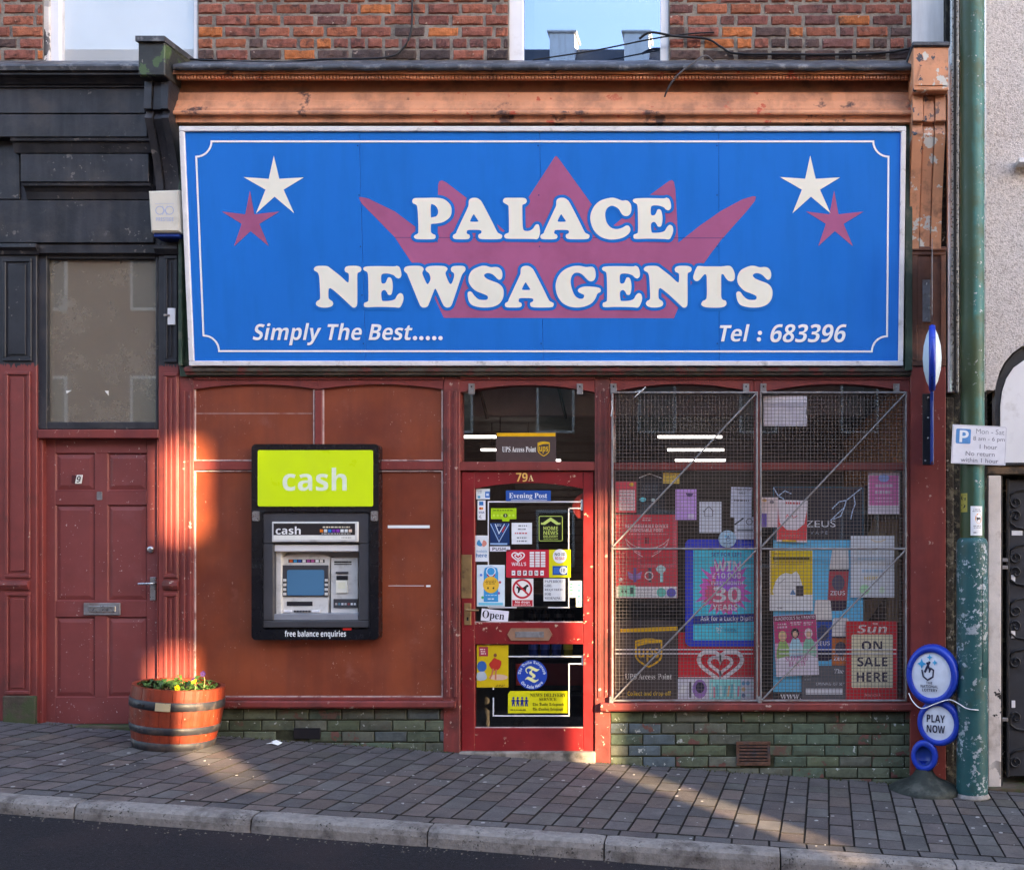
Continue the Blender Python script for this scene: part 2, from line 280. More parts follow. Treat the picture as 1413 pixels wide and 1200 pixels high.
    def lathe(s, c, prof, n=32, a0=0, a1=2 * math.pi, mi=0, sm=True, sy=1.0):
        full = abs(a1 - a0 - 2 * math.pi) < 1e-6; m = n if full else n + 1; vs = []
        for r, z in prof:
            for k in range(m):
                a = a0 + (a1 - a0) * k / n; vs.append((c[0] + r * math.cos(a), c[1] + r * math.sin(a) * sy, c[2] + z))
        fs = []
        for i in range(len(prof) - 1):
            for k in range(n):
                k2 = (k + 1) % m; fs.append([i * m + k, i * m + k2, (i + 1) * m + k2, (i + 1) * m + k])
        s.add(vs, fs, mi, sm)
    def mesh(s, name, mats):
        me = bpy.data.meshes.new(name); me.from_pydata(s.v, [], s.f)
        for m in (mats if isinstance(mats, list) else [mats]): me.materials.append(m)
        me.polygons.foreach_set('material_index', s.mi); me.polygons.foreach_set('use_smooth', s.sm); me.update(); return me
def link(name, data, parent=None):
    o = bpy.data.objects.new(name, data); COL.objects.link(o)
    if parent: o.parent = parent; o.matrix_parent_inverse = Matrix.Translation(-parent.location) if parent.type == 'EMPTY' else Matrix()
    return o
def obj(name, mb, mats, parent=None): return link(name, mb.mesh(name, mats), parent)
def tag(o, label, cat, group=None):
    o['label'] = label; o['category'] = cat
    if group: o['group'] = group
    return o
def thing(name, label, cat, loc=(0, 0, 0), group=None):
    o = bpy.data.objects.new(name, None); COL.objects.link(o); o.location = loc; o.empty_display_size = .2; return tag(o, label, cat, group)
def part_empty(name, parent, loc, label=None):
    o = bpy.data.objects.new(name, None); COL.objects.link(o); o.location = loc; o.empty_display_size = .1
    o.parent = parent; o.matrix_parent_inverse = Matrix.Translation(-parent.location)
    if label: o['label'] = label
    return o
def struct(o, kind='structure'): o['kind'] = kind; return o
def B(name, mat, parent, x0, y0, x1, y1, d0, d1, b=.003):
    mb = MB(); mb.pbox(x0, y0, x1, y1, d0, d1, b); return obj(name, mb, M[mat] if isinstance(mat, str) else mat, parent)

# ------------------------------------------------------------------ flat print: lettering and shapes laid on a sheet
def _map(s, A, a, d):
    return ''.join(chr(A + ord(c) - 65) if 'A' <= c <= 'Z' else chr(a + ord(c) - 97) if 'a' <= c <= 'z' else chr(d + ord(c) - 48) if '0' <= c <= '9' else c for c in s)
FONTS = {'sans': lambda s: s, 'bold': lambda s: _map(s, 0x1D5D4, 0x1D5EE, 0x1D7EC), 'serif': lambda s: _map(s, 0x1D400, 0x1D41A, 0x1D7CE),
         'fraktur': lambda s: _map(s, 0x1D56C, 0x1D586, 0x1D7CE)}
_TC = {}
def text_mesh(s, font='bold', shear=0.0):
    key = (s, font, shear)
    if key not in _TC:
        c = bpy.data.curves.new('t', 'FONT'); c.body = FONTS[font](s); c.size = 1; c.resolution_u = 4; c.shear = shear
        o = bpy.data.objects.new('t', c); m = bpy.data.meshes.new_from_object(o)
        v = [(p.co.x, p.co.y) for p in m.vertices]; f = [list(p.vertices) for p in m.polygons]
        bpy.data.meshes.remove(m); bpy.data.objects.remove(o); bpy.data.curves.remove(c)
        x0, x1 = min(p[0] for p in v), max(p[0] for p in v); y0, y1 = min(p[1] for p in v), max(p[1] for p in v)
        _TC[key] = ([((p[0] - x0) / (x1 - x0), (y1 - p[1]) / (y1 - y0)) for p in v], f)
    return _TC[key]
def fill(rings):                                                   # closed rings (holes included) -> triangles
    c = bpy.data.curves.new('t', 'CURVE'); c.dimensions = '2D'; c.fill_mode = 'FRONT'
    for r in rings:
        sp = c.splines.new('POLY'); sp.points.add(len(r) - 1); sp.use_cyclic_u = True
        for i, (x, y) in enumerate(r): sp.points[i].co = (x, -y, 0, 1)
    o = bpy.data.objects.new('t', c); m = bpy.data.meshes.new_from_object(o)
    v = [(p.co.x, -p.co.y) for p in m.vertices]; f = [list(p.vertices) for p in m.polygons]
    bpy.data.meshes.remove(m); bpy.data.objects.remove(o); bpy.data.curves.remove(c); return v, f
def smooth(pts, k=4):
    n = len(pts); out = []
    for i in range(n):
        p0, p1, p2, p3 = pts[i - 1], pts[i], pts[(i + 1) % n], pts[(i + 2) % n]
        for j in range(k):
            t = j / k
            out.append(tuple(.5 * (2 * p1[a] + (p2[a] - p0[a]) * t + (2 * p0[a] - 5 * p1[a] + 4 * p2[a] - p3[a]) * t * t + (3 * p1[a] - p0[a] - 3 * p2[a] + p3[a]) * t ** 3) for a in (0, 1)))
    return out
class Ink:
    def __init__(s, d, fmap=None, rot=0, c=(0, 0), eps=.0002, l0=.0006):
        s.d = d; s.k = 1.9 if d > .055 else 1.1; s.fm = fmap; s.rot = rot; s.c = c; s.mb = MB(); s.mats = []; s.idx = {}; s.l = l0; s.eps = eps
    def P(s, x, y, off):
        if s.rot:
            a = R(s.rot); dx, dy = x - s.c[0], y - s.c[1]; x, y = s.c[0] + dx * math.cos(a) - dy * math.sin(a), s.c[1] + dx * math.sin(a) + dy * math.cos(a)
        if s.fm: return s.fm(x, y, off)
        return (U(x, s.d), s.d - off, V(y, s.d))
    def m(s, c):
        if c not in s.idx: s.idx[c] = len(s.mats); s.mats.append(pmat(c, s.k))
        return s.idx[c]
    def raw(s, v, f, c):
        s.l += s.eps; P = [s.P(x, y, s.l) for x, y in v]; ff = []
        for q in f:                                                # face the street
            a = sum(v[q[i]][0] * v[q[(i + 1) % len(q)]][1] - v[q[(i + 1) % len(q)]][0] * v[q[i]][1] for i in range(len(q)))
            ff.append(q if a < 0 else q[::-1])
        s.mb.add(P, ff, s.m(c)); return s
    def rect(s, x0, y0, x1, y1, c): return s.raw([(x0, y0), (x1, y0), (x1, y1), (x0, y1)], [[0, 1, 2, 3]], c)
    def poly(s, pts, c, k=0):
        v, f = fill([smooth(pts, k) if k else pts]); return s.raw(v, f, c)
    def disc(s, cx, cy, rx, ry, c, n=28): return s.raw([(cx + rx * math.cos(2 * math.pi * i / n), cy + ry * math.sin(2 * math.pi * i / n)) for i in range(n)], [list(range(n))], c)
    def ring(s, cx, cy, r0, r1, c, n=32, a0=0, a1=360):
        v = []; m = n + 1
        for r in (r0, r1): v += [(cx + r * math.cos(R(a0 + (a1 - a0) * i / n)), cy + r * math.sin(R(a0 + (a1 - a0) * i / n))) for i in range(m)]
        return s.raw(v, [[i, i + 1, m + i + 1, m + i] for i in range(n)], c)
    def line(s, pts, w, c, closed=False):
        n = len(pts); L = []; Rr = []
        for i, (x, y) in enumerate(pts):
            a = pts[i - 1] if (i > 0 or closed) else pts[i]; b = pts[(i + 1) % n] if (i < n - 1 or closed) else pts[i]
            d1 = Vector((x - a[0], y - a[1])); d2 = Vector((b[0] - x, b[1] - y))
            d1 = d1.normalized() if d1.length else d2.normalized(); d2 = d2.normalized() if d2.length else d1
            t = (d1 + d2); t = t.normalized() if t.length > 1e-6 else d1
            nx, ny = -t.y, t.x; k = w / 2 / max(.4, abs(nx * -d1.y + ny * d1.x)); L.append((x + nx * k, y + ny * k)); Rr.append((x - nx * k, y - ny * k))
        m = n if closed else n - 1
        return s.raw(L + Rr, [[i, (i + 1) % n, n + (i + 1) % n, n + i] for i in range(m)], c)
    def text(s, t, x0, y0, x1, y1, c, font='bold', shear=0.0):
        v, f = text_mesh(t, font, shear); return s.raw([(x0 + a * (x1 - x0), y0 + b * (y1 - y0)) for a, b in v], f, c)
    def arc_text(s, t, cx, cy, r, h, a0, a1, c, font='fraktur', inside=False):
        v, f = text_mesh(t, font); o = []
        for a, b in v:
            q = R(a0 + (a1 - a0) * a); rr = r + h * (1 - b) if not inside else r + h * b
            o.append((cx + rr * math.cos(q), cy + rr * math.sin(q)))
        return s.raw(o, f, c)
    def greek(s, x0, y0, x1, y1, n, c, fillf=.45):                 # rows too small to read
        rnd = random.Random(int(x0 * 7 + y0 * 13)); h = (y1 - y0) / n; v = []; f = []
        for i in range(n):
            x = x0 + rnd.uniform(0, .12) * (x1 - x0); xe = x1 - rnd.uniform(0, .2) * (x1 - x0)
            while x < xe:
                wv = min(rnd.uniform(1.2, 4.5), xe - x); k = len(v); ya = y0 + i * h + h * (1 - fillf) / 2
                v += [(x, ya), (x + wv, ya), (x + wv, ya + h * fillf), (x, ya + h * fillf)]; f.append([k, k + 1, k + 2, k + 3]); x += wv + 1.0
        return s.raw(v, f, c)
    def done(s, name, parent): return obj(name, s.mb, s.mats, parent)
class Sheet(Ink):
    def __init__(s, x0, y0, x1, y1, d, base, name, label, cat, rot=0, th=.0015, round_=False, group=None, outline=None, parent=None):
        Ink.__init__(s, d, None, rot, ((x0 + x1) / 2, (y0 + y1) / 2)); mb = MB()
        if round_: pts = [((x0 + x1) / 2 + (x1 - x0) / 2 * math.cos(2 * math.pi * i / 40), (y0 + y1) / 2 + (y1 - y0) / 2 * math.sin(2 * math.pi * i / 40)) for i in range(40)]
        else: pts = outline or [(x0, y0), (x1, y0), (x1, y1), (x0, y1)]
        q = [s.P(x, y, 0) for x, y in pts]; mb.prism([(p[0], p[2]) for p in q], d - .0005, d - .0005 + th)
        s.o = obj(name, mb, pmat(base, s.k), parent)
        if label: tag(s.o, label, cat, group)
    def end(s):
        if s.mb.v: s.done('print', s.o)
        return s.o

# ================================================================== SETTING: road, kerb, pavement
def sheet_mesh(name, xs, ys, zf, mat):
    v = [(x, y, zf(x, y)) for y in ys for x in xs]; n = len(xs)
    f = [[j * n + i, j * n + i + 1, (j + 1) * n + i + 1, (j + 1) * n + i] for j in range(len(ys) - 1) for i in range(n - 1)]
    mb = MB(); mb.add(v, f); return obj(name, mb, mat)
KF, KB = -1.807, -1.68                                             # kerb front and back
struct(sheet_mesh('road', [-60, -30, -12, -6, 4, 12, 30, 60], [-60, -30, -8, KF, 0, 30], lambda x, y: zr(x), M['asphalt']))
pav = struct(sheet_mesh('pavement', [-12, -6, 4, 12], [KB, .02], lambda x, y: zp(x, y) - .012, M['sandbed']))
kerb = struct(sheet_mesh('kerb', [-12, 12], [KF + .02, KB], lambda x, y: zp(x, KB) - .02, M['sandbed']))
KL = 0.915
kx0 = U(100, KF) - 5 * KL
for i in range(13):
    a = kx0 + i * KL; prof = [(KF, -.30), (KF + .004, -.045), (KF + .012, -.018), (KF + .03, -.003), (KF + .05, 0), (KB, 0), (KB, -.30)]
    mb = MB(); vs = []; N = 12
    for j in range(N + 1):
        e = .008 if j in (0, N) else 0
        x = a + .004 + (KL - .008) * j / N
        for (y, z) in prof: vs.append((x, y + e + .0025 * mnoise.noise((x * 3, y * 9, z * 7)), zp(x, KB) + z - e * .6 + .003 * mnoise.noise((x * 4.1, y * 11, i))))
    n = len(prof); fs = [[j * n + k, (j + 1) * n + k, (j + 1) * n + k + 1, j * n + k + 1] for j in range(N) for k in range(n - 1)]
    fs += [list(range(n)), list(range(N * n, N * n + n))[::-1]]
    mb.add(vs, fs); obj('kerb_stone', mb, M['kerb'], kerb)

# pavers: columns run from kerb to wall, a little skewed; the joints recessed
PW, SK = 0.136, math.tan(R(4.8))
rotm = Matrix.Rotation(math.atan(SLOPE), 4, 'Y') @ Matrix.Rotation(math.atan(.011), 4, 'X')
def paver_mesh(L, W, k):
    mb = MB(); g = .0032; gl = .0035; h = .03; b = .0034; rnd = random.Random(k)
    def ring(ix, z): return [(sx * (W / 2 - g - ix) + sy * (L / 2) * SK * (1 if W == PW else 0) + rnd.uniform(-.001, .001), sy * (L / 2 - gl - ix) + rnd.uniform(-.001, .001), z) for sx, sy in ((-1, -1), (1, -1), (1, 1), (-1, 1))]
    vs = ring(0, -h) + ring(0, -b) + ring(b * .9, 0)
    fs = [[8, 9, 10, 11]] + [[4 * r + i, 4 * r + (i + 1) % 4, 4 * r + 4 + (i + 1) % 4, 4 * r + 4 + i] for r in (0, 1) for i in range(4)]
    mb.add(vs, fs[:1]); mb.add(vs, fs[1:], 1); return mb.mesh('paver', [M['paver'], M['sandbed']])
LENS = (.20, .25, .30, .17)
pm = {L: [paver_mesh(L, PW, i) for i in range(2)] for L in LENS}; pmk = [paver_mesh(.10, .2, 5), paver_mesh(.10, .2, 6)]
PAL = [(.086, .074, .073), (.093, .076, .072), (.079, .072, .073), (.100, .076, .069), (.074, .067, .068), (.088, .081, .079), (.086, .070, .070)]
cand = []; rnd = random.Random(3)
for c in range(-50, 34):
    y = KB + .105
    first = True
    while y < .0:
        L = rnd.choice((.20, .20, .25, .17)) if not first else rnd.choice(LENS); first = False
        if y + L > .03: L = min(LENS, key=lambda q: abs(q - (0.02 - y))) if .02 - y > .1 else .17
        yc = y + L / 2; x = c * PW + (yc - KB) * SK; cand.append((x, yc, rnd.choice(pm[L]))); y += L
for k in range(-34, 20): cand.append((k * .2 + .06, KB + .05, pmk[k % 2]))
def pixel(x, y):
    t = F / (y - CAMY); return PX + x * t, PY + (CAMZ - zp(x, y)) * t
seen = []; rest = []
for q in cand:
    px, py = pixel(q[0], q[1]); s_ = (F / (q[1] - CAMY)) ** 2
    (seen if -10 < px < 1423 else rest).append((s_, q))
seen.sort(key=lambda a: -a[0]); rest += seen[300:]; seen = seen[:300]
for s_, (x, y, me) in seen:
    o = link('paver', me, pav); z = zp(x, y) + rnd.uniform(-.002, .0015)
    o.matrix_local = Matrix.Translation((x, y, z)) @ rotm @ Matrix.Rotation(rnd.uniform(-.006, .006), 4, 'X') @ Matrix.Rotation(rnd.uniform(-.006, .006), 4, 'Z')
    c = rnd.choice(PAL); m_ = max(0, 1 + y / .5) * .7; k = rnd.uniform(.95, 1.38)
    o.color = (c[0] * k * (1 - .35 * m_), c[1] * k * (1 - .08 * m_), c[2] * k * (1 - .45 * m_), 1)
mbr = MB()
for s_, (x, y, me) in rest:
    mt = Matrix.Translation((x, y, zp(x, y) + rnd.uniform(-.002, .0015))) @ rotm
    for mi_ in (0, 1): mbr.add([mt @ v.co for v in me.vertices], [list(p.vertices) for p in me.polygons if p.material_index == mi_], mi_)
ro = obj('far_pavers', mbr, [M['paver'], M['sandbed']], pav); ro['kind'] = 'stuff'; ro.color = (.098, .086, .088, 1)
# trodden gum, grit and moss tufts on the paving
mb = MB(); rnd = random.Random(11)
for i in range(150):
    x, y = rnd.uniform(-4.6, 2.1), rnd.uniform(KB + .02, -.05); r = rnd.choice((.004, .006, .009, .013)); z = zp(x, y) + .001
    mb.lathe((x, y, z), [(r, 0), (r * .8, .0022), (0.0001, .0028)], 7, mi=0, sy=rnd.uniform(.7, 1.2))
struct(tag(obj('trodden_gum', mb, mk('pale_gum', (.34, .32, .31), .8, .3, 20)), 'pale specks of trodden gum and grit on the paving', 'litter'), 'stuff')
mb = MB(); rnd = random.Random(12)
for i in range(700):
    x = rnd.uniform(-5, 2); y = -abs(rnd.gauss(0, .02)) - .003; z = zp(x, y) - .003; a = rnd.uniform(0, 6.28); h = rnd.uniform(.004, .016); b = rnd.uniform(.004, .010)
    if U(636) < x < U(820): continue
    mb.add([(x - b * math.cos(a), y - b * math.sin(a), z), (x + b * math.cos(a), y + b * math.sin(a), z), (x + rnd.uniform(-.006, .006), y, z + h)], [[0, 1, 2]])
struct(tag(obj('moss', mb, mk('moss', (.05, .06, .018), .9, .4, 30)), 'thin green moss along the foot of the shop walls', 'moss'), 'stuff')
mb = MB(); pts = [(370, 1022), (376, 1021), (386, 1023), (391, 1027), (389, 1031), (380, 1031), (370, 1030), (378, 1027)]
dd = -.12
mb.add([(U(x, dd) , dd - (y - 1026) * .012, zp(U(x, dd), dd) + .004 + .010 * (i % 2)) for i, (x, y) in enumerate(pts)], [[0, 1, 2, 3], [0, 3, 7], [3, 4, 5, 6], [3, 6, 7]])
tag(obj('paper_scrap', mb, M['whitev']), 'crumpled white paper scrap lying on the paving under the cash machine', 'litter')

mb = MB(); rnd = random.Random(14)
for i in range(420):
    x = rnd.uniform(-4.6, 2.2); y = KF - abs(rnd.gauss(0, .05)) - .005; r = rnd.uniform(.002, .007); z = zr(x)
    mb.add([(x - r, y, z), (x + r, y + r * .4, z), (x, y - r, z), (x, y, z + r * .8)], [[0, 1, 3], [1, 2, 3], [2, 0, 3]])
struct(tag(obj('gutter_grit', mb, mk('gutter_grit', (.12, .10, .085), .9, .5, 60)), 'loose grit along the foot of the kerb', 'grit'), 'stuff')

# ================================================================== bricks
def brick_mesh(k, mat, L=.22, H=.068, T=.06, e=.006, jt=.0016):
    rnd = random.Random(k); mb = MB(); nx, nz = 5, 2; v = []; fs = []
    def P(i, j, y, ins):
        x = -L / 2 + ins + (L - 2 * ins) * i / nx; z = -H / 2 + ins + (H - 2 * ins) * j / nz; return (x + rnd.uniform(-jt, jt), y + rnd.uniform(-jt, jt), z + rnd.uniform(-jt, jt))
    per = [(i, 0) for i in range(nx)] + [(nx, j) for j in range(nz)] + [(i, nz) for i in range(nx, 0, -1)] + [(0, j) for j in range(nz, 0, -1)]
    n = len(per)
    a = [P(i, j, T, 0) for i, j in per]; b = [P(i, j, e, 0) for i, j in per]; c = [P(i, j, 0, e) for i, j in per]
    # knock a corner off
    v = a + b + c; fs = [[r * n + i, r * n + (i + 1) % n, (r + 1) * n + (i + 1) % n, (r + 1) * n + i] for r in (0, 1) for i in range(n)]
    g = {}
    for idx, p in enumerate(per): g[p] = 2 * n + idx
    for i in range(1, nx): g[(i, 1)] = len(v); v.append(P(i, 1, -.0015, e))
    for i in range(nx):
        for j in range(nz): fs.append([g[(i, j)], g[(i + 1, j)], g[(i + 1, j + 1)], g[(i, j + 1)]])
    mb.add(v, fs); return mb.mesh('brick', mat)
BM = [brick_mesh(i, M['brick'], e=.009, jt=.0032) for i in range(9)]; BP = [brick_mesh(20 + i, M['plinth'], e=.005) for i in range(5)]
def place_brick(parent, meshes, L, H, x0, x1, z, d, color, rnd):
    o = link('brick', rnd.choice(meshes), parent); wv = x1 - x0
    o.location = ((x0 + x1) / 2, d + rnd.uniform(-.003, .003), z + rnd.uniform(-.0012, .0012)); o.scale = (wv / .22 * rnd.choice((1, 1)), 1, H / .068)
    o.rotation_euler = (0, rnd.uniform(-.006, .006), 0); o.color = (*color, 1)
BC = [(.27, .088, .06), (.25, .082, .058), (.22, .078, .06), (.29, .095, .06), (.20, .072, .06), (.31, .10, .056), (.16, .068, .06), (.24, .082, .06)]
def lay_upper(parent, xa, xb, seed, d=.12):
    rnd = random.Random(seed); H = .0805; j = .011; z0 = V(88, d) - .06; k = 0; z = z0
    while z < V(-60, d):
        x = xa; hdr = (k % 4 == 2)
        x -= rnd.choice((0, .05, .11)) if k % 2 else .118
        while x < xb:
            L = .108 if (hdr and rnd.random() < .7) or rnd.random() < .08 else .226
            a, b = max(x, xa), min(x + L, xb)
            if b - a > .03:
                c = rnd.choice(BC)
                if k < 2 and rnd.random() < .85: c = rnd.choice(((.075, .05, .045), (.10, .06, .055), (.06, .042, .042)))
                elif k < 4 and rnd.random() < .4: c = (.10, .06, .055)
                if rnd.random() < .05: c = (.44, .135, .05)
                q = rnd.uniform(.85, 1.15); place_brick(parent, BM, L, H - j, a + j / 2, b - j / 2, z + H / 2, d - .007, tuple(v * q for v in c), rnd)
            x += L + j
        z += H; k += 1

# ================================================================== THE SHOP
shop = thing('shop_building', 'red-painted newsagent shop with salmon cornice and brick upper storey', 'shop', (U(740), 0, zw(U(740))))
XL, XR = U(256), U(1308)
# upper brick wall (mortar bed) in three pieces round the two windows, one part each piece
D_UP = .12
def wall_piece(name, parent, px0, px1, mat='mortar', seed=0):
    mb = MB(); mb.box(U(px0, D_UP), U(px1, D_UP), D_UP, D_UP + .2, V(110, D_UP) - .2, V(-60, D_UP), 0); o = obj(name, mb, M[mat], parent)
    if seed: lay_upper(o, U(px0, D_UP), U(px1, D_UP), seed)
    return o
wall_piece('upper_wall', shop, 273, 702, seed=5); wall_piece('upper_wall', shop, 923, 1258, seed=9)
wall_piece('rendered_pier', shop, 1258.5, 1312, 'whitewall')
B('back_wall', 'whitewall', shop, 273, -60, 1312, 100, .55, .6, 0)
# first floor window of the shop
wf = B('upper_window', 'upvc', shop, 702, -60, 722, 96, .145, .22, .004)
B('window_frame', 'upvc', wf, 911, -60, 923, 96, .145, .22, .004); B('window_frame', 'upvc', wf, 722, 87, 911, 98, .15, .22, .004)
B('pane', 'glassup', wf, 722, -60, 911, 87, .17, .172, 0)
mb = MB(); n = 26; vs = []
for i in range(n + 1):
    x = U(722 + 16 * i / n, .3); vs += [(x, .30 + .02 * math.sin(i * 1.9), V(100, .3)), (x, .30 + .02 * math.sin(i * 1.9), V(-60, .3))]
mb.add(vs, [[2 * i, 2 * i + 2, 2 * i + 3, 2 * i + 1] for i in range(n)], sm=True); obj('curtain', mb, M['blind'], wf)
# cornice: one swept profile, dentils, lead
def prof_px(p): return [(d, V(y, d)) for d, y in p]
mb = MB(); mb.prof(prof_px([(.12, 130), (-.16, 97), (-.165, 102.5), (-.12, 103), (-.12, 110), (-.065, 111)]) + [(.12, V(111, -.065))], U(238, -.16), U(1259, -.16)); corn = obj('cornice', mb, M['salmon'], shop)
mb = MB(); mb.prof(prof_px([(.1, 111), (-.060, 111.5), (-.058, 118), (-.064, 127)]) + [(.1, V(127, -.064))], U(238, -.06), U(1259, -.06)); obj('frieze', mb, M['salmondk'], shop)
mb = MB(); mb.prof(prof_px([(.1, 127.5), (-.070, 127.5), (-.082, 130), (-.088, 138), (-.105, 140), (-.118, 146), (-.135, 150), (-.135, 152), (-.15, 153.5), (-.153, 155.5), (-.148, 158), (-.115, 159), (-.118, 169)]) + [(.1, V(169, -.118))], U(240, -.13), U(1259, -.13)); bed = obj('bed_moulding', mb, M['salmon'], shop)
mb = MB()
for i in range(210):
    x = U(243, -.15) + i * .02355
    if x > U(1256, -.15): break
    mb.box(x, x + .0165, -.150, -.12, V(108.6, -.15), V(103.6, -.15), .002)
o = obj('dentils', mb, M['salmon'], corn); o['kind'] = 'stuff'
mb = MB(); N = 120; vs = []
for i in range(N + 1):
    x = U(238, -.2) + (U(1259, -.2) - U(238, -.2)) * i / N; q = .007 * mnoise.noise((x * 7, 1, 2)); e = .012 * mnoise.noise((x * 5, 4, 2))
    vs += [(x, D_UP - .005, V(84, D_UP) + q), (x, -.19 + e, V(89, -.19) + q * .7), (x, -.197 + e, V(91, -.197) + q), (x, -.193 + e, V(96.5, -.193) + q * 1.6), (x, -.15, V(97, -.16))]
mb.add(vs, [[i * 5 + k, i * 5 + 5 + k, i * 5 + 6 + k, i * 5 + 1 + k] for i in range(N) for k in range(4)], sm=True); obj('lead_flashing', mb, M['lead'], shop)
# fascia board behind the sign
mb = MB(); mb.box(U(250), U(1258), -.02, .1, V(520), V(169, -.118), .003); obj('fascia_board', mb, M['green'], shop)
mb = MB(); mb.box(U(1248, -.05), U(1258, -.05), -.08, -.02, V(512, -.05), V(172, -.05), .003); obj('fascia_return', mb, M['green'], shop)
mb = MB(); mb.box(U(248, -.05), U(253, -.05), -.07, -.02, V(505, -.05), V(172, -.05), .003); obj('fascia_return', mb, M['green'], shop)
mb = MB(); mb.prof([(-.02, V(505)), (-.065, V(507.5, -.065)), (-.06, V(512, -.06)), (-.045, V(513, -.045)), (-.04, V(517, -.04)), (-.02, V(517.5, -.02))], U(255, -.05), U(1258, -.05)); obj('sign_ledge', mb, M['ledge'], shop)

# brackets
def bracket(name, parent, x0, x1, pts, mat, capy, capd, headmat=None):
    br = MB(); wv = (x1 - x0); g = .007
    for i in range(3):
        a, b = x0 + wv * i / 3 + g / 2, x0 + wv * (i + 1) / 3 - g / 2; k = .014 if i == 1 else 0
        br.prof([(.05, pts[0][1])] + [(d + k, z) for d, z in pts] + [(.05, pts[-1][1])], a, b)
    br.prof([(.06, pts[0][1] - .004)] + [(d + .03, z) for d, z in pts[1:-1]] + [(.06, pts[-1][1] + .004)], x0 + .003, x1 - .003)
    return obj(name, br, M[mat], parent)
def scroll(z_head_t, z_head_b, z_neck_b, z_bot, dh, dn, ds, db):
    p = [(dh, z_head_b)]
    p += [(dn + .02, z_head_b - .006), (dn + .012, z_head_b - .02), (dn, z_neck_b + .02), (dn, z_neck_b), (dn + .03, z_neck_b - .002), (dn + .03, z_neck_b - .016)]
    z = z_neck_b - .016; H = z - z_bot
    for i in range(13):
        t = i / 12; bul = ds * (1 - t) ** 1.5 + db * (1 - (1 - t) ** 1.5); r = .035 * (1 - math.exp(-t * 18))
        p.append((bul - r * math.exp(-t * 4) + .02 * math.exp(-t * 40), z - H * t))
    return p
# right-hand bracket, salmon
xa, xb = U(1260, -.24), U(1307, -.24)
pr = bracket('fascia_bracket', shop, xa, xb, scroll(0, V(125, -.25), V(166, -.22), V(343, -.05), -.25, -.215, -.20, -.045), 'salmonpeel', 0, 0)
mb = MB(); mb.box(xa - .004, xb + .004, -.265, .1, V(125, -.265), V(64, -.265), .006); mb.prism([(xa + .01, V(118, -.27)), (xa + .05, V(90, -.27)), ((xa + xb) / 2, V(83, -.27)), (xb - .05, V(90, -.27)), (xb - .01, V(118, -.27))], -.272, -.264); obj('bracket_head', mb, M['salmonpeel'], pr)
mb = MB(); mb.box(xa - .012, xb + .012, -.282, .12, V(64, -.28), V(57, -.28), .008); obj('lead_cap', mb, M['lead'], pr)
B('corner_pier', 'dkgap', shop, 1258.6, 60, 1312, 1140, .055, .12, 0)
# pilasters
pl = B('pilaster', 'wood', shop, 1258, 345, 1305, 505, -.02, .1, .004)
for r in ((1258, 345, 1305, 352), (1258, 352, 1266, 497), (1298, 352, 1305, 497), (1258, 497, 1305, 505)): B('panel_mould', 'wood', pl, *r, -.032, -.0195, .005)
B('capital', 'wood', pl, 1257, 340, 1306, 345.5, -.045, .1, .004)
mb = MB(); mb.box(U(1256, -.022), U(1305, -.022), -.022, .1, zw(U(1280)) - .1, V(505.5, -.022), .004); obj('lower_pilaster', mb, M['red'], shop)
for (y0, y1) in ((386, 444),):
    p_ = B('fixing_plate', 'steel', pl, 1273, y0, 1284, y1, -.0365, -.0315, .001)
    for yy in (390, 407, 423, 438): B('screw', 'chrome', p_, 1277 + (yy % 2) * 4, yy, 1280 + (yy % 2) * 4, yy + 3, -.0385, -.036, .001)

# posts and rails of the shopfront
def post(x0, x1, ytop=517, d0=0.0, mat='redworn', flute=True):
    mb = MB(); mb.box(U(x0, d0), U(x1, d0), d0, .12, zw(U((x0 + x1) / 2)) - .06, V(ytop, d0), .005); o = obj('post', mb, M[mat], shop)
    if flute:
        w_ = x1 - x0
        for f in (.2, .62): B('post_bead', mat, o, x0 + w_ * f, ytop + 22, x0 + w_ * (f + .2), 962, d0 - .009, d0 + .001, .004)
    return o
post(247, 267); post(611.5, 634.5); post(820.5, 842)
def arch(x0, x1, ytop, yside, ycrown, d0, d1, mat='red', name='arched_head', parent=None):
    pts = [(x0, ytop), (x1, ytop), (x1, yside)] + [(x1 + (x0 - x1) * i / 16, yside - (yside - ycrown) * (1 - (2 * i / 16 - 1) ** 2)) for i in range(1, 16)] + [(x0, yside)]
    mb = MB(); mb.pprism(pts, d0, d1); return obj(name, mb, M[mat], parent or shop)
B('head_board', 'red', shop, 267, 516.5, 611.5, 524, -.008, .1); B('head_board', 'red', shop, 634.5, 516.5, 820.5, 524, -.008, .1); B('head_board', 'red', shop, 842, 516.5, 1256, 524, -.008, .1)
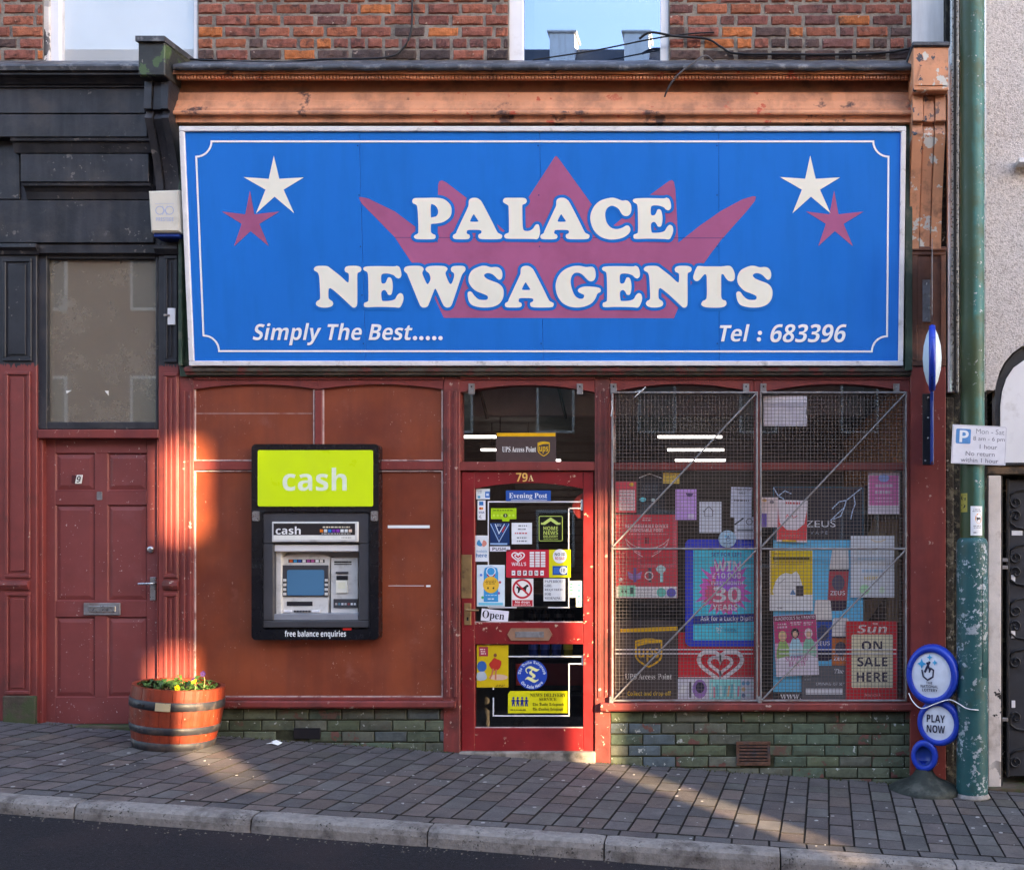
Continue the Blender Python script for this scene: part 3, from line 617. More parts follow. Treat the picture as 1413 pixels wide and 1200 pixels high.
# left bay: boarded panels
arch(267.2, 439, 524.5, 537, 530, .001, .1); arch(439.3, 611.3, 524.5, 537, 530, .001, .1)
B('transom_rail', 'red', shop, 267.2, 636.5, 611.3, 648, .001, .1); B('mullion', 'red', shop, 434, 538, 444.5, 636, .002, .1, .004)
B('bottom_rail', 'red', shop, 267.2, 962, 611.3, 966, .001, .1)
def panel(x0, y0, x1, y1, arched, hole=None):
    mb = MB()
    if arched: pts = [(x0, y1), (x1, y1), (x1, y0)] + [(x1 + (x0 - x1) * i / 16, y0 - 7 * (1 - (2 * i / 16 - 1) ** 2)) for i in range(1, 16)] + [(x0, y0)]
    else: pts = [(x0, y0), (x1, y0), (x1, y1), (x0, y1)]
    if hole:
        h0, k0, h1, k1 = hole; d = .022
        v, f = fill([pts, [(h0, k0), (h1, k0), (h1, k1), (h0, k1)]]); ff = []
        for q in f:
            a = sum(v[q[i]][0] * v[q[(i + 1) % 3]][1] - v[q[(i + 1) % 3]][0] * v[q[i]][1] for i in range(3)); ff.append(q if a < 0 else q[::-1])
        mb.add([(U(x, d), d, V(y, d)) for x, y in v], ff)
        for rg in (pts, [(h0, k0), (h1, k0), (h1, k1), (h0, k1)]):
            n = len(rg); mb.add([(U(x, d), e, V(y, d)) for e in (d, .05) for x, y in rg], [[i, (i + 1) % n, n + (i + 1) % n, n + i] for i in range(n)])
    else: mb.pprism(pts, .022, .05)
    o = obj('infill_panel', mb, M['panel'], shop); k = 1.6
    B('bead', 'bead', o, x0, y0, x0 + k, y1, .010, .0215, .001); B('bead', 'bead', o, x0 + k, y1 - k, x1, y1, .010, .0215, .001)
    if not arched: B('bead', 'bead', o, x0 + k, y0, x1 - k, y0 + k, .010, .0215, .001)
    B('bead', 'bead', o, x1 - k, y0, x1, y1 - k, .010, .0215, .001); return o
p1 = panel(268, 537, 433.6, 635.8, True); panel(445, 537, 610.8, 635.8, True)
p3 = panel(268, 649, 610.8, 961.5, False, (358, 700, 512, 870))
B('board_joint', 'bead', p1, 270, 570, 431, 570.7, .0208, .0218, 0)
for r in ((535, 724.5, 593, 728.5), (588, 807, 594, 809.5), (536, 807.6, 585, 808.2)): B('tape_remnant', 'whitev', p3, *r, .0208, .0218, 0)
# sills
for (a, b, y0, y1) in ((300, 627, 966, 977), (829, 1257, 968.5, 981)):
    mb = MB(); mb.prof([(.05, V(y0, 0)), (-.05, V(y0 + 1.5, -.05)), (-.056, V(y0 + 3, -.056)), (-.056, V(y1 - 2, -.056)), (-.045, V(y1, -.045)), (.05, V(y1, -.045))], U(a, -.05), U(b, -.05)); obj('sill', mb, M['redworn'], shop)
# stall risers with green bricks
def riser(px0, px1, ytop, seed, blues, skip=None):
    d = .012; xa, xb = U(px0, d), U(px1, d); zt = V(ytop, d); rnd = random.Random(seed); H = .0768; j = .009
    zb = zw(xb) - .12; mb = MB(); mb.box(xa, xb, d, .1, zb, zt + .005, 0); o = obj('stall_riser', mb, M['pmortar'], shop); k = 0; z = zt - H
    while z > zb:
        x = xa - (.1 if k % 2 else 0)
        while x < xb:
            L = .226; a, b = max(x, xa), min(x + L, xb)
            if b - a > .03 and z + H > zw(b):
                c = rnd.choice(((.085, .105, .062), (.10, .115, .075), (.075, .092, .06), (.105, .11, .085), (.07, .10, .07)))
                if blues and a < xa + .3 and rnd.random() < .7: c = (.075, .10, .115)
                if not blues and b > xb - .35 and rnd.random() < .5: c = (.085, .10, .10)
                if not blues and k == 4 and b > xb - .02: c = (.42, .28, .19)
                cx, cz = (a + b) / 2, z + H / 2
                if not (skip and skip[0] - .02 < cx < skip[1] + .02 and skip[2] < cz < skip[3]):
                    q = rnd.uniform(.8, 1.2); place_brick(o, BP, L, H - j, a + j / 2, b - j / 2, cz, d - .008, tuple(v * q for v in c), rnd)
            x += L
        z -= H; k += 1
    return o
ra = riser(246, 622, 977.5, 31, False, (U(404), U(443), V(1021), V(1004)))
rb = riser(842, 1256, 981.5, 32, True, (U(1016), U(1063), V(1056), V(1022)))
B('air_brick', 'cableblk', ra, 405, 1004, 442, 1019, -.004, .05, .002)
mb = MB(); q_ = (-.012, .05, .002); mb.pbox(1016, 1023, 1063, 1027, *q_); mb.pbox(1016, 1051, 1063, 1056, *q_); mb.pbox(1016, 1027, 1020, 1051, *q_); mb.pbox(1059, 1027, 1063, 1051, *q_)
rust = mk('rusty_vent', (.10, .045, .028), .75, .4, 25, .6, dirt=(.05, .05, .06), dlo=.5, dhi=.7, dscale=15)
vent = obj('vent_grille', mb, rust, rb)
B('vent_back', 'cableblk', vent, 1020, 1027, 1059, 1051, -.004, .03, 0)
for i in range(5): B('louvre', rust, vent, 1020, 1028.5 + i * 4.6, 1059, 1031 + i * 4.6, -.011, -.0045, .001)
# door step
mb = MB(); mb.box(U(634), U(822), -.035, .15, zw(-.9) - .1, V(1037.5, -.03), .008); obj('threshold', mb, M['threshold'], shop)

# bay over the door
arch(634.7, 820.3, 524.5, 541, 531, .001, .1); tb = B('transom_rail', 'red', shop, 634.7, 637, 820.3, 649, .001, .1)
B('transom_pane', 'glass', shop, 634.8, 528, 820.2, 637, .05, .052, 0)
# window bays
for (a, b) in ((842.2, 1040), (1051, 1255.8)):
    arch(a, b, 524.5, 541, 529.5, .001, .1)
    B('transom_rail', 'red', shop, a, 638, b, 648.5, .03, .09)
    B('pane', 'glass', shop, a, 527, b, 638, .05, .052, 0); B('pane', 'glass', shop, a, 648.5, b, 966, .05, .052, 0)
B('mullion', 'red', shop, 1040.3, 524.5, 1050.7, 968, .001, .12, .004)
B('window_jamb', 'red', shop, 1250, 541, 1256, 968, .004, .18, .003); B('window_jamb', 'red', shop, 842.3, 541, 846, 968, .004, .18, .003)
B('window_board', 'red', shop, 842.5, 966, 1255.5, 969, .004, .45, .002)
for (a, b) in ((848, 1050), (1075, 1237)):
    for y in (896, 901.5): B('alarm_strip', 'upvc', shop, a, y - .9, min(b, 1039), y + .9, .0485, .0495, 0) if a == 848 else B('alarm_strip', 'upvc', shop, a, y - .9, b, y + .9, .0485, .0495, 0)

# ------------------------------------------------------------------ shop door
zd = V(1036.5, .02); dr = part_empty('door', shop, (U(728), .02, zd), 'half glazed bright red door numbered 79A')
B('stile', 'shopdoor', dr, 636.5, 650.5, 655, 1036, .02, .065, .004); B('stile', 'shopdoor', dr, 804.5, 650.5, 819, 1036, .02, .065, .004)
arch(655.1, 804.4, 650.5, 674, 666, .021, .064, 'shopdoor', 'top_rail', dr)
B('lock_rail', 'shopdoor', dr, 655.1, 858.5, 804.4, 888.5, .021, .064); B('kick_rail', 'shopdoor', dr, 655.1, 1004, 804.4, 1036, .021, .064)
B('upper_pane', 'glass', dr, 655, 664, 804.5, 859, .045, .047, 0); B('lower_pane', 'glass', dr, 655, 888, 804.5, 1004.5, .045, .047, 0)
for r in ((655.2, 857.2, 804.3, 858.6), (655.2, 1002.8, 804.3, 1004)): B('putty_line', 'bead', dr, *r, .026, .0445, .001)
mb = MB(); mb.pprism([(700, 875), (705, 866.5), (757, 866.5), (762, 875), (757, 883.5), (705, 883.5)], .012, .0215); lp = obj('letter_plate', mb, mk('old_copper', (.36, .19, .12), .5, .2, 14, .2, metal=.3), dr)
B('flap', 'steel', lp, 711, 871, 750.5, 879, .009, .0125, .001)
B('push_plate', 'brass', dr, 636.5, 765, 651, 825, .0165, .0205, .001)
hp = B('handle_plate', 'brass', dr, 640.5, 832, 650, 862, .015, .0205, .002)
mb = MB(); mb.tube([(U(644), .016, V(841)), (U(644), -.025, V(841)), (U(648), -.035, V(841)), (U(662), -.035, V(841.5))], .007, 8); obj('lever', mb, M['brass'], hp)
B('keyhole', 'dkgap', hp, 644, 851, 646.5, 856, .0145, .0155, 0)
ik = Ink(.0195); ik.text('79', 712, 652, 728, 664.5, '#e0b060', 'bold'); ik.text('A', 729, 655, 736.5, 663.5, '#e8c890', 'serif'); ik.done('door_number', dr)
def strip(x0, y0, x1, y1, d=.0435): B('alarm_strip', 'upvc', dr, x0, y0, x1, y1, d, d + .001, 0)
for r in ((673, 691.2, 803, 693), (673, 693.2, 674.6, 838), (674.8, 837, 713, 838.6), (756, 837, 786, 838.6), (784, 701, 785.6, 836.8), (785.8, 700.2, 803, 701.8), (801.5, 689, 804, 704),
          (680, 904.5, 803, 906.2), (680, 906.5, 681.6, 951), (680, 962, 681.6, 986), (680, 986.2, 786, 988), (784.4, 914.8, 786, 986), (786.2, 914.6, 803, 916.2), (802.5, 903.5, 805, 917.5)): strip(*r)
# hook brackets over the openings
for x in (846.5, 1029.5, 1053.5, 1237, 650.5, 800):
    h_ = B('grille_hook', 'steel', shop, x - 4.2, 529, x + 4.2, 544, -.012, .0, .002)
    B('screw', 'dkgap', h_, x - 1, 532, x + 1, 534.4, -.0135, -.0115, 0)

# ------------------------------------------------------------------ interior seen through the glass
B('inner_back_wall', 'inner', shop, 430, 560, 1245, 1010, 4.6, 4.7, 0)
mb = MB()
for i in range(34): mb.box(-5, 1.5, 4.57, 4.6, -.3 + i * .085, -.3 + i * .085 + .07, .004)
o = obj('slat_wall', mb, mk('dark_slatwall', (.05, .045, .042), .6, .2), shop); o['kind'] = 'stuff'
mb = MB(); mb.box(-4.2, U(1256), .12, 4.7, 2.62, 2.68, 0); obj('inner_ceiling', mb, M['innerceil'], shop)
mb = MB(); mb.box(U(1257), U(1257) + .06, .19, 4.7, V(642, .19), 2.7, 0); obj('inner_side_wall', mb, M['orangebrick'], shop); mb = MB(); mb.box(U(1257), U(1257) + .06, .19, 4.7, -.6, V(642, .19) - .001, 0); obj('inner_side_wall', mb, M['inner'], shop)
mb = MB(); mb.box(U(622), U(622) + .03, .13, 1.9, -.6, 2.0, 0); obj('inner_partition', mb, M['inner'], shop)
mb = MB(); mb.box(-4.2, U(1256), .16, 4.7, -.40, -.34, 0); obj('inner_floor', mb, M['lino'], shop)
mb = MB(); mb.box(-4.3, -4.2, .12, 4.7, -.5, 2.7, 0); obj('inner_side_wall', mb, M['inner'], shop)
bk = MB(); bk.box(U(634), U(1200), .33, .40, V(574, .35), 2.62, .003); obj('blind_box', bk, M['bulkhead'], shop)
for (x0, x1) in ((658, 664), (767, 773)):
    mb = MB(); mb.tube([(U(x0, .3), .31, V(520, .3)), (U(x1 + 8, .3), .31, V(578, .3))], .012, 6); obj('blind_cord', mb, M['ironblk'], shop)
for i, d in enumerate((1.62, 2.8, 4.0)):
    for k, (xa, xb) in enumerate(((-.686, -.147), (-2.47, -1.92))):
        t = thing('fluorescent_light', ('lit strip light seen through the %s, %s of three' % ('shop window' if k == 0 else 'pane over the door', ('nearest', 'middle', 'farthest')[i])), 'ceiling light', (xa, d, 2.36), 'strip lights inside the shop')
        mb = MB(); mb.box(xa, xb, d - .028, d + .028, 2.35, 2.366, .002); obj('diffuser', mb, M['tube'], t)
        mb = MB(); mb.box(xa - .01, xb + .01, d - .03, d + .03, 2.367, 2.40, .004); obj('housing', mb, M['steel'], t); mb = MB(); [mb.box(q - .004, q + .004, d - .004, d + .004, 2.4, 2.62, 0) for q in (xa + .1, xb - .1)]; obj('hanger', mb, M['ironblk'], t)
# shelving and bottles just inside the door
sh = thing('drinks_fridge', 'dark drinks cooler just inside the shop door', 'fridge', (U(760, .5), .6, -.1))
mb = MB(); mb.box(U(712, .5), U(815, .5), .75, .8, -.35, V(820, .6), .004); obj('back_panel', mb, M['ironblk'], sh)
for yv in (858, 908, 960, 838):
    mb = MB(); mb.box(U(712, .5), U(815, .5), .50, .75, V(yv, .5) - .012, V(yv, .5), .003); obj('shelf', mb, M['ironblk'], sh)
mred = mk('cooler_red', (.10, .008, .010), .4); mb = MB(); mb.box(U(712, .5), U(815, .5), .49, .499, V(945, .5), V(915, .5), .001); obj('front_strip', mb, mred, sh)
def bottle(px, ybase, h, r, col, capc, label):
    x, z = U(px, .58), V(ybase, .58) + .001; t = thing('drinks_bottle', label, 'bottle', (x, .58, z), 'bottles in the drinks cooler')
    mb = MB(); mb.lathe((x, .58, z), [(.0001, 0), (r * .9, 0), (r, .01), (r * .96, h * .3), (r, h * .6), (r * .75, h * .78), (r * .36, h * .9), (r * .36, h * .95)], 16); obj('body', mb, mk('drink', col, .2, .1, 8), t)
    mb = MB(); mb.lathe((x, .58, z), [(r * .42, h * .94), (r * .42, h), (.0001, h)], 12); obj('cap', mb, pmat(capc), t)
    mb = MB(); mb.lathe((x, .58, z), [(r * 1.02, h * .33), (r * 1.03, h * .36), (r * 1.03, h * .55), (r * 1.02, h * .58)], 16); obj('wrapper', mb, mk('drink_label', tuple(min(.8, c * 2 + .02) for c in col), .4, .1, 8), t)
for i, px in enumerate((736, 752, 768)): bottle(px, 908, .20, .036, (.008, .03, .16), '#4060c0', ('left', 'middle', 'right')[i] + ' of three blue capped bottles behind the lower door glass')
bottle(784, 908, .20, .034, (.25, .19, .01), '#c8b020', 'yellow bottle beside three blue ones behind the lower door glass')
for i, px in enumerate((736, 752, 771, 786)): bottle(px, 858, .11, .034, (.015, .012, .012), '#c8c8c8', ('first', 'second', 'third', 'fourth')[i] + ' small dark bottle from the handle side behind the upper door glass')
# timber trestle in the right window
ts = thing('wooden_trestle', 'bare pine trestle leaning inside the right window behind the posters', 'trestle', (U(1215, .3), .3, V(960, .3)))
for pts in (((1191, 760), (1205, 716), (1227, 722), (1212, 760)), ((1224, 716), (1240, 716), (1240, 858), (1224, 858)), ((1191, 828), (1222, 822), (1197, 858), (1191, 858))):
    mb = MB(); mb.pprism(list(pts), .22 + .03 * (len(ts.children)), .24 + .03 * (len(ts.children))); obj('brace', mb, M['card'], ts)
mb = MB(); mb.box(U(1190, .3), U(1241, .3), .21, .34, V(968, .3), V(962, .3), .002); obj('foot', mb, M['card'], ts)

# ================================================================== SHOP SIGN (leans forward at the top)
SB, ST = (-.07, V(505, -.07)), (-.20, V(175, -.20)); kk = (ST[0] - SB[0]) / (ST[1] - SB[1])
def sign_map(px, py, off):
    q = (PY - py) / F; t = (SB[0] - CAMY + kk * (CAMZ - SB[1])) / (1 - kk * q); return ((px - PX) / F * t, CAMY + t - off, CAMZ + t * q)
up = Vector((0, ST[0] - SB[0], ST[1] - SB[1])); SH = up.length; up.normalize(); nrm = Vector((0, -up.z, up.y))
SX0, SX1 = U(248, -.2), U(1250, -.2)
SXF = Matrix(((1, 0, 0, 0), (0, nrm.y * -1, up.y, SB[0]), (0, nrm.z * -1, up.z, SB[1]), (0, 0, 0, 1)))  # local: x along, y into the wall, z up the slope
sg = thing('shop_sign', 'wide blue newsagent fascia sign with faded red crown and cream lettering', 'sign', ((SX0 + SX1) / 2, SB[0], SB[1]))
FW = .034
sx = [SX0 + FW, sign_map(500, 340, 0)[0], sign_map(747, 340, 0)[0], sign_map(992, 340, 0)[0], SX1 - FW]
mb = MB(SXF); mb.box(SX0 + .01, SX1 - .01, .012, .06, .01, SH - .01, 0); obj('backing', mb, M['seam'], sg)
for i in range(4):
    mb = MB(SXF); mb.box(sx[i] + (.0012 if i else 0), sx[i + 1] - (.0012 if i < 3 else 0), .0, .010, FW, SH - FW, .0008); obj('sign_panel', mb, M['blue'], sg)
for (a, b, c, d_) in ((SX0, SX1, 0, FW), (SX0, SX1, SH - FW, SH), (SX0, SX0 + FW, FW, SH - FW), (SX1 - FW, SX1, FW, SH - FW)):
    mb = MB(SXF); mb.box(a, b, -.014, .05, c, d_, .004); obj('sign_frame', mb, M['alu'], sg)
for i in (1, 2, 3):
    for t_ in (.08, .30, .52, .75, .97):
        mb = MB(SXF); mb.lathe((sx[i] - .014 + .03 * (t_ > .6), -.0012, FW + (SH - 2 * FW) * t_ * .97), [(.006, 0), (.004, .0)], 8)
        mb.box(sx[i] - .016, sx[i] - .008, -.0012, .001, FW + (SH - 2 * FW) * t_ * .97 - .004, FW + (SH - 2 * FW) * t_ * .97 + .004, .001); obj('rivet', mb, M['seam'], sg)
ik = Ink(0, sign_map, eps=.0003, l0=.0002)
crown = [(495, 272.5), (498, 272), (508, 274), (545, 292), (577, 316), (604, 335), (604.5, 256), (606, 250.5), (610, 249), (616, 252), (650, 278), (699, 321), (729, 273), (766, 216), (768, 215.5), (771, 219), (815.7, 281), (841, 316), (897, 269), (923, 250), (927, 248.5), (930, 251), (932, 262), (936, 335), (965, 312), (995, 291), (1025, 275), (1039, 270.8), (1043, 271.5), (1042, 277), (1030, 292), (995.6, 330.4), (980, 351), (965, 372), (935.5, 425.7), (930, 439), (612.5, 438.5), (598, 408), (567.8, 362), (553, 340), (545, 327.6), (515, 297), (499, 281)]
ik.poly(crown, 'crown')
ik.line([(545, 327.8), (1000, 328.6)], .7, 'seam')
wst = [(378, 215), (385.5, 247), (419.5, 245), (391.5, 262), (406, 294.5), (379, 271.7), (353.5, 294.5), (366.5, 262), (336, 244.5), (371, 247)]
pst = [(345, 263), (351, 296), (386, 292), (358, 309), (371, 340), (346, 319), (323, 340), (333.5, 309), (306, 292), (338.5, 296)]
ik.poly(pst, 'crown'); ik.poly([(x + 806, y) for x, y in pst], 'crown'); ik.poly(wst, 'cream'); ik.poly([(x + 740, y) for x, y in wst], 'cream')
def carc(cx, cy, r, a0, a1): return [(cx + r * math.cos(R(a0 + (a1 - a0) * i / 8)), cy + r * math.sin(R(a0 + (a1 - a0) * i / 8))) for i in range(9)]
bord = carc(271, 195.5, 21, 90, 0) + carc(1226, 195.5, 21, 180, 90) + carc(1224, 485, 21, 270, 180) + carc(281, 484.5, 21.5, 0, -90)
ik.line(bord, 2.6, 'whitev', True)
G = {}
def glyph(c, ox, oy, sc, *rings): G[c] = [[(ox + x / sc, oy + y / sc) for x, y in r] for r in rings]
glyph('P', 490, 190, 5.2333, [(413, 462), (420, 447), (440, 440), (510, 439), (580, 438), (640, 448), (685, 485), (697, 530), (685, 575), (640, 610), (590, 622), (552, 625), (548, 640), (548, 680), (560, 695), (578, 703), (582, 718), (572, 732), (540, 735), (470, 735), (440, 732), (425, 718), (432, 705), (450, 695), (457, 680), (456, 600), (450, 510), (440, 488), (420, 478)], [(548, 490), (565, 487), (585, 500), (598, 525), (598, 550), (585, 570), (560, 576), (548, 572)])
glyph('A', 490, 190, 5.2333, [(857, 436), (835, 442), (822, 458), (820, 490), (808, 520), (740, 665), (730, 690), (712, 702), (707, 718), (718, 732), (760, 735), (815, 733), (830, 718), (825, 702), (808, 693), (808, 678), (820, 668), (895, 668), (912, 677), (908, 692), (892, 700), (890, 718), (905, 732), (960, 735), (1040, 733), (1058, 722), (1060, 705), (1045, 695), (1025, 680), (990, 610), (920, 475), (900, 450), (880, 438)], [(857, 555), (868, 570), (888, 600), (885, 608), (838, 608), (832, 600), (845, 572)])
glyph('L', 490, 190, 5.2333, [(1068, 462), (1078, 445), (1100, 440), (1150, 440), (1210, 440), (1232, 447), (1241, 465), (1230, 482), (1213, 490), (1208, 505), (1210, 620), (1215, 665), (1230, 676), (1260, 675), (1285, 660), (1298, 640), (1310, 630), (1325, 633), (1332, 655), (1335, 690), (1325, 725), (1310, 737), (1290, 735), (1200, 734), (1110, 733), (1085, 728), (1078, 712), (1088, 698), (1105, 690), (1112, 670), (1110, 520), (1105, 495), (1085, 482), (1072, 473)])
glyph('C', 740, 190, 4.558, [(470, 382), (500, 385), (540, 400), (562, 398), (580, 405), (595, 425), (598, 460), (590, 485), (572, 498), (550, 495), (535, 480), (520, 455), (500, 440), (475, 433), (450, 445), (437, 470), (435, 500), (445, 540), (470, 570), (505, 580), (540, 572), (565, 558), (582, 560), (592, 580), (585, 605), (550, 632), (500, 645), (450, 644), (400, 625), (362, 585), (343, 530), (345, 480), (370, 430), (410, 398)])
glyph('E', 740, 190, 4.558, [(608, 395), (625, 383), (700, 380), (800, 382), (820, 378), (838, 388), (848, 420), (847, 445), (832, 458), (815, 452), (800, 438), (770, 428), (735, 428), (722, 440), (722, 480), (732, 490), (748, 485), (758, 465), (765, 452), (780, 453), (790, 470), (795, 510), (790, 548), (780, 562), (765, 560), (757, 545), (745, 532), (730, 535), (722, 550), (725, 590), (735, 600), (780, 598), (808, 588), (822, 565), (840, 550), (858, 560), (862, 590), (850, 625), (835, 642), (800, 640), (700, 638), (625, 640), (612, 628), (615, 612), (632, 605), (640, 590), (640, 500), (638, 440), (632, 418), (615, 408)])
glyph('N', 420, 350, 5.8875, [(78, 125), (95, 108), (130, 102), (185, 104), (215, 122), (290, 180), (340, 225), (355, 235), (362, 225), (363, 175), (355, 160), (335, 150), (328, 130), (340, 110), (375, 102), (430, 103), (458, 113), (465, 132), (455, 150), (438, 158), (432, 180), (432, 290), (432, 380), (428, 420), (415, 435), (400, 437), (380, 425), (300, 350), (225, 288), (205, 284), (198, 300), (198, 355), (208, 372), (228, 385), (236, 405), (225, 425), (190, 436), (140, 436), (108, 425), (95, 405), (105, 385), (125, 372), (130, 345), (125, 230), (120, 180), (108, 155), (85, 142)])
glyph('W', 420, 350, 5.8875, [(810, 128), (825, 108), (870, 100), (930, 100), (960, 110), (970, 128), (963, 145), (960, 165), (985, 225), (1000, 247), (1010, 240), (1025, 205), (1015, 165), (990, 142), (985, 125), (1000, 108), (1050, 100), (1130, 102), (1158, 115), (1162, 130), (1150, 148), (1148, 170), (1170, 225), (1187, 247), (1200, 235), (1215, 190), (1213, 160), (1195, 145), (1190, 122), (1205, 105), (1240, 100), (1290, 102), (1308, 118), (1305, 140), (1285, 165), (1270, 200), (1210, 380), (1190, 425), (1165, 437), (1140, 430), (1120, 400), (1080, 310), (1063, 285), (1050, 310), (1015, 400), (1000, 428), (975, 437), (950, 430), (930, 395), (850, 200), (835, 165), (815, 145)])
glyph('S', 640, 350, 6.4227, [(150, 113), (195, 110), (240, 122), (285, 120), (315, 128), (338, 155), (343, 195), (335, 222), (318, 232), (300, 225), (270, 195), (240, 178), (205, 175), (183, 188), (185, 205), (210, 225), (260, 245), (310, 265), (345, 300), (355, 345), (345, 400), (310, 445), (250, 470), (180, 475), (120, 468), (70, 450), (45, 415), (35, 365), (38, 342), (55, 333), (75, 343), (95, 370), (130, 400), (170, 408), (205, 405), (215, 388), (205, 370), (160, 350), (110, 330), (70, 295), (45, 250), (48, 195), (80, 145)])
glyph('G', 640, 350, 6.4227, [(1000, 104), (950, 112), (890, 140), (845, 185), (820, 240), (815, 300), (830, 365), (870, 425), (930, 460), (1000, 471), (1070, 462), (1130, 435), (1165, 395), (1185, 350), (1210, 335), (1215, 315), (1200, 298), (1150, 288), (1080, 285), (1035, 295), (1012, 315), (1018, 335), (1045, 350), (1065, 360), (1065, 380), (1050, 393), (1020, 390), (985, 365), (960, 310), (948, 250), (955, 200), (980, 170), (1015, 165), (1050, 180), (1085, 215), (1110, 237), (1140, 240), (1162, 220), (1170, 180), (1160, 130), (1135, 112), (1085, 115), (1040, 106)])
glyph('T', 850, 350, 6.1435, [(700, 115), (760, 118), (830, 118), (900, 118), (960, 113), (990, 135), (1008, 185), (1005, 225), (985, 242), (955, 238), (930, 215), (915, 190), (903, 183), (893, 195), (892, 300), (893, 370), (905, 395), (930, 405), (937, 430), (920, 452), (880, 462), (790, 462), (745, 455), (723, 435), (735, 408), (760, 395), (770, 365), (770, 250), (768, 200), (755, 183), (735, 200), (710, 230), (685, 242), (662, 230), (655, 205), (670, 155), (685, 125)])
lay = [('P', 569, 623.5), ('A', 625, 693), ('L', 694, 745.3), ('A', 745.8, 813.5), ('C', 815, 871.3), ('E', 873.3, 929)]
lay2 = [('N', 433.2, 499), ('E', 501.5, 557), ('W', 557.6, 642.5), ('S', 645.4, 695.3), ('A', 696.8, 764.2), ('G', 766.9, 829.2), ('E', 830.7, 886.1), ('N', 888.3, 954.5), ('T', 956.6, 1014), ('S', 1016, 1066)]
def put(c, x0, x1, y0, y1):
    rs = G[c]; mx0, mx1 = min(p[0] for p in rs[0]), max(p[0] for p in rs[0]); my0, my1 = min(p[1] for p in rs[0]), max(p[1] for p in rs[0])
    return [smooth([(x0 + (x - mx0) / (mx1 - mx0) * (x1 - x0), y0 + (y - my0) / (my1 - my0) * (y1 - y0)) for x, y in r]) for r in rs]
letters = [put(c, a, b, 273.2, 330.6) for c, a, b in lay] + [put(c, a, b, 367, 424.6) for c, a, b in lay2]
ik.eps = .0002; ik.l = .0020
om = MB(); w_ = 4.2
for rs in letters:
    for r in rs:
        n = len(r); vs = []
        for i, (x, y) in enumerate(r):
            t = Vector((r[(i + 1) % n][0] - r[i - 1][0], r[(i + 1) % n][1] - r[i - 1][1])); t = t.normalized() if t.length > 1e-6 else Vector((1, 0)); nx, ny = -t.y, t.x
            for a, h in ((-1, 0), (-.6, .0005), (0, .0006), (.6, .0005), (1, 0)): vs.append(sign_map(x + nx * w_ * a, y + ny * w_ * a, .0022 + h))
        om.add(vs, [[i * 5 + k, ((i + 1) % n) * 5 + k, ((i + 1) % n) * 5 + k + 1, i * 5 + k + 1] for i in range(n) for k in range(4)])
obj('lettering_outline', om, M['bluel'], sg)
ik.l = .0034
for rs in letters:
    v, f = fill(rs); ik.l = .0034; ik.raw(v, f, 'cream')
ik.text('Simply The Best', 349, 446, 569.5, 476.5, 'whitev', 'bold', .22); ik.text('Tel', 993, 447.5, 1034.5, 471.5, 'whitev', 'bold', .22); ik.text('683396', 1063, 447.5, 1168, 472.5, 'whitev', 'bold', .22)
for x, y in ((572.9, 466.7), (581.7, 466.7), (590.7, 466.7), (599.5, 466.7), (608.2, 466.7), (1048.6, 459.5), (1047.2, 468.4)): ik.disc(x, y, 3.1, 3.0, 'whitev', 14)
ik.done('lettering', sg)

# ================================================================== CASH MACHINE
at = thing('cash_machine', 'black framed wall cash machine with lime green cash panel', 'cash machine', (U(435), -.05, V(882, -.05)))
def rrect(x0, y0, x1, y1, r, k=5):
    o = []
    for cx, cy, a in ((x1 - r, y0 + r, -90), (x1 - r, y1 - r, 0), (x0 + r, y1 - r, 90), (x0 + r, y0 + r, 180)):
        o += [(cx + r * math.cos(R(a + 90 * i / k)), cy + r * math.sin(R(a + 90 * i / k))) for i in range(k + 1)]
    return o
da = -.055
def frame4(name, mat, par, x0, y0, x1, y1, wl, wt, wr, wb, d0, d1, b=.004):
    B(name, mat, par, x0, y0, x1, y0 + wt, d0, d1, b); B(name, mat, par, x0, y1 - wb, x1, y1, d0, d1, b)
    B(name, mat, par, x0, y0 + wt, x0 + wl, y1 - wb, d0, d1, b); B(name, mat, par, x1 - wr, y0 + wt, x1, y1 - wb, d0, d1, b)
v, f = fill([rrect(347, 612.5, 522.5, 882.5, 6), rrect(362, 706, 510, 868, 4)]); mb = MB()
vs = [(U(x, da), da, V(y, da)) for x, y in v]; ff = []
for q in f:
    a = sum(v[q[i]][0] * v[q[(i + 1) % 3]][1] - v[q[(i + 1) % 3]][0] * v[q[i]][1] for i in range(3)); ff.append(q if a < 0 else q[::-1])
mb.add(vs, ff)
for r_, inner in ((rrect(347, 612.5, 522.5, 882.5, 6), 0), (rrect(362, 706, 510, 868, 4), 1)):
    n = len(r_); e = 0 if inner else .0
    vs = [(U(x, da), da, V(y, da)) for x, y in r_] + [(U(x, da), .03, V(y, da)) for x, y in r_]; fs = [[i, (i + 1) % n, n + (i + 1) % n, n + i] for i in range(n)]
    mb.add(vs, fs, 0, True)
sur = obj('surround', mb, M['atmblk'], at)
mb = MB(); mb.pprism(rrect(355.5, 621, 514.5, 698.5, 2.5), da - .006, da + .001); lm = obj('lime_panel', mb, M['lime'], at)
ik = Ink(da - .006); ik.text('cash', 390, 645, 478.5, 677, '#f4fbe0'); ik.done('lettering', lm)
ik = Ink(da); ik.text('free balance enquiries', 393, 869.5, 477.5, 880.5, '#f0f0f0'); ik.done('lettering', sur)
for x in (348, 511.5):
    mb = MB(); mb.pprism(rrect(x, 705, x + 9.5, 718.5, 2), da - .012, da + .001); obj('chrome_light', mb, M['chrome'], at)
fs_ = part_empty('fascia', at, (U(436), -.04, V(866)))
frame4('fascia_frame', 'atmgry', fs_, 362.5, 706.5, 509.5, 866, 15, 43.5, 14.5, 10, -.043, .03, .006)
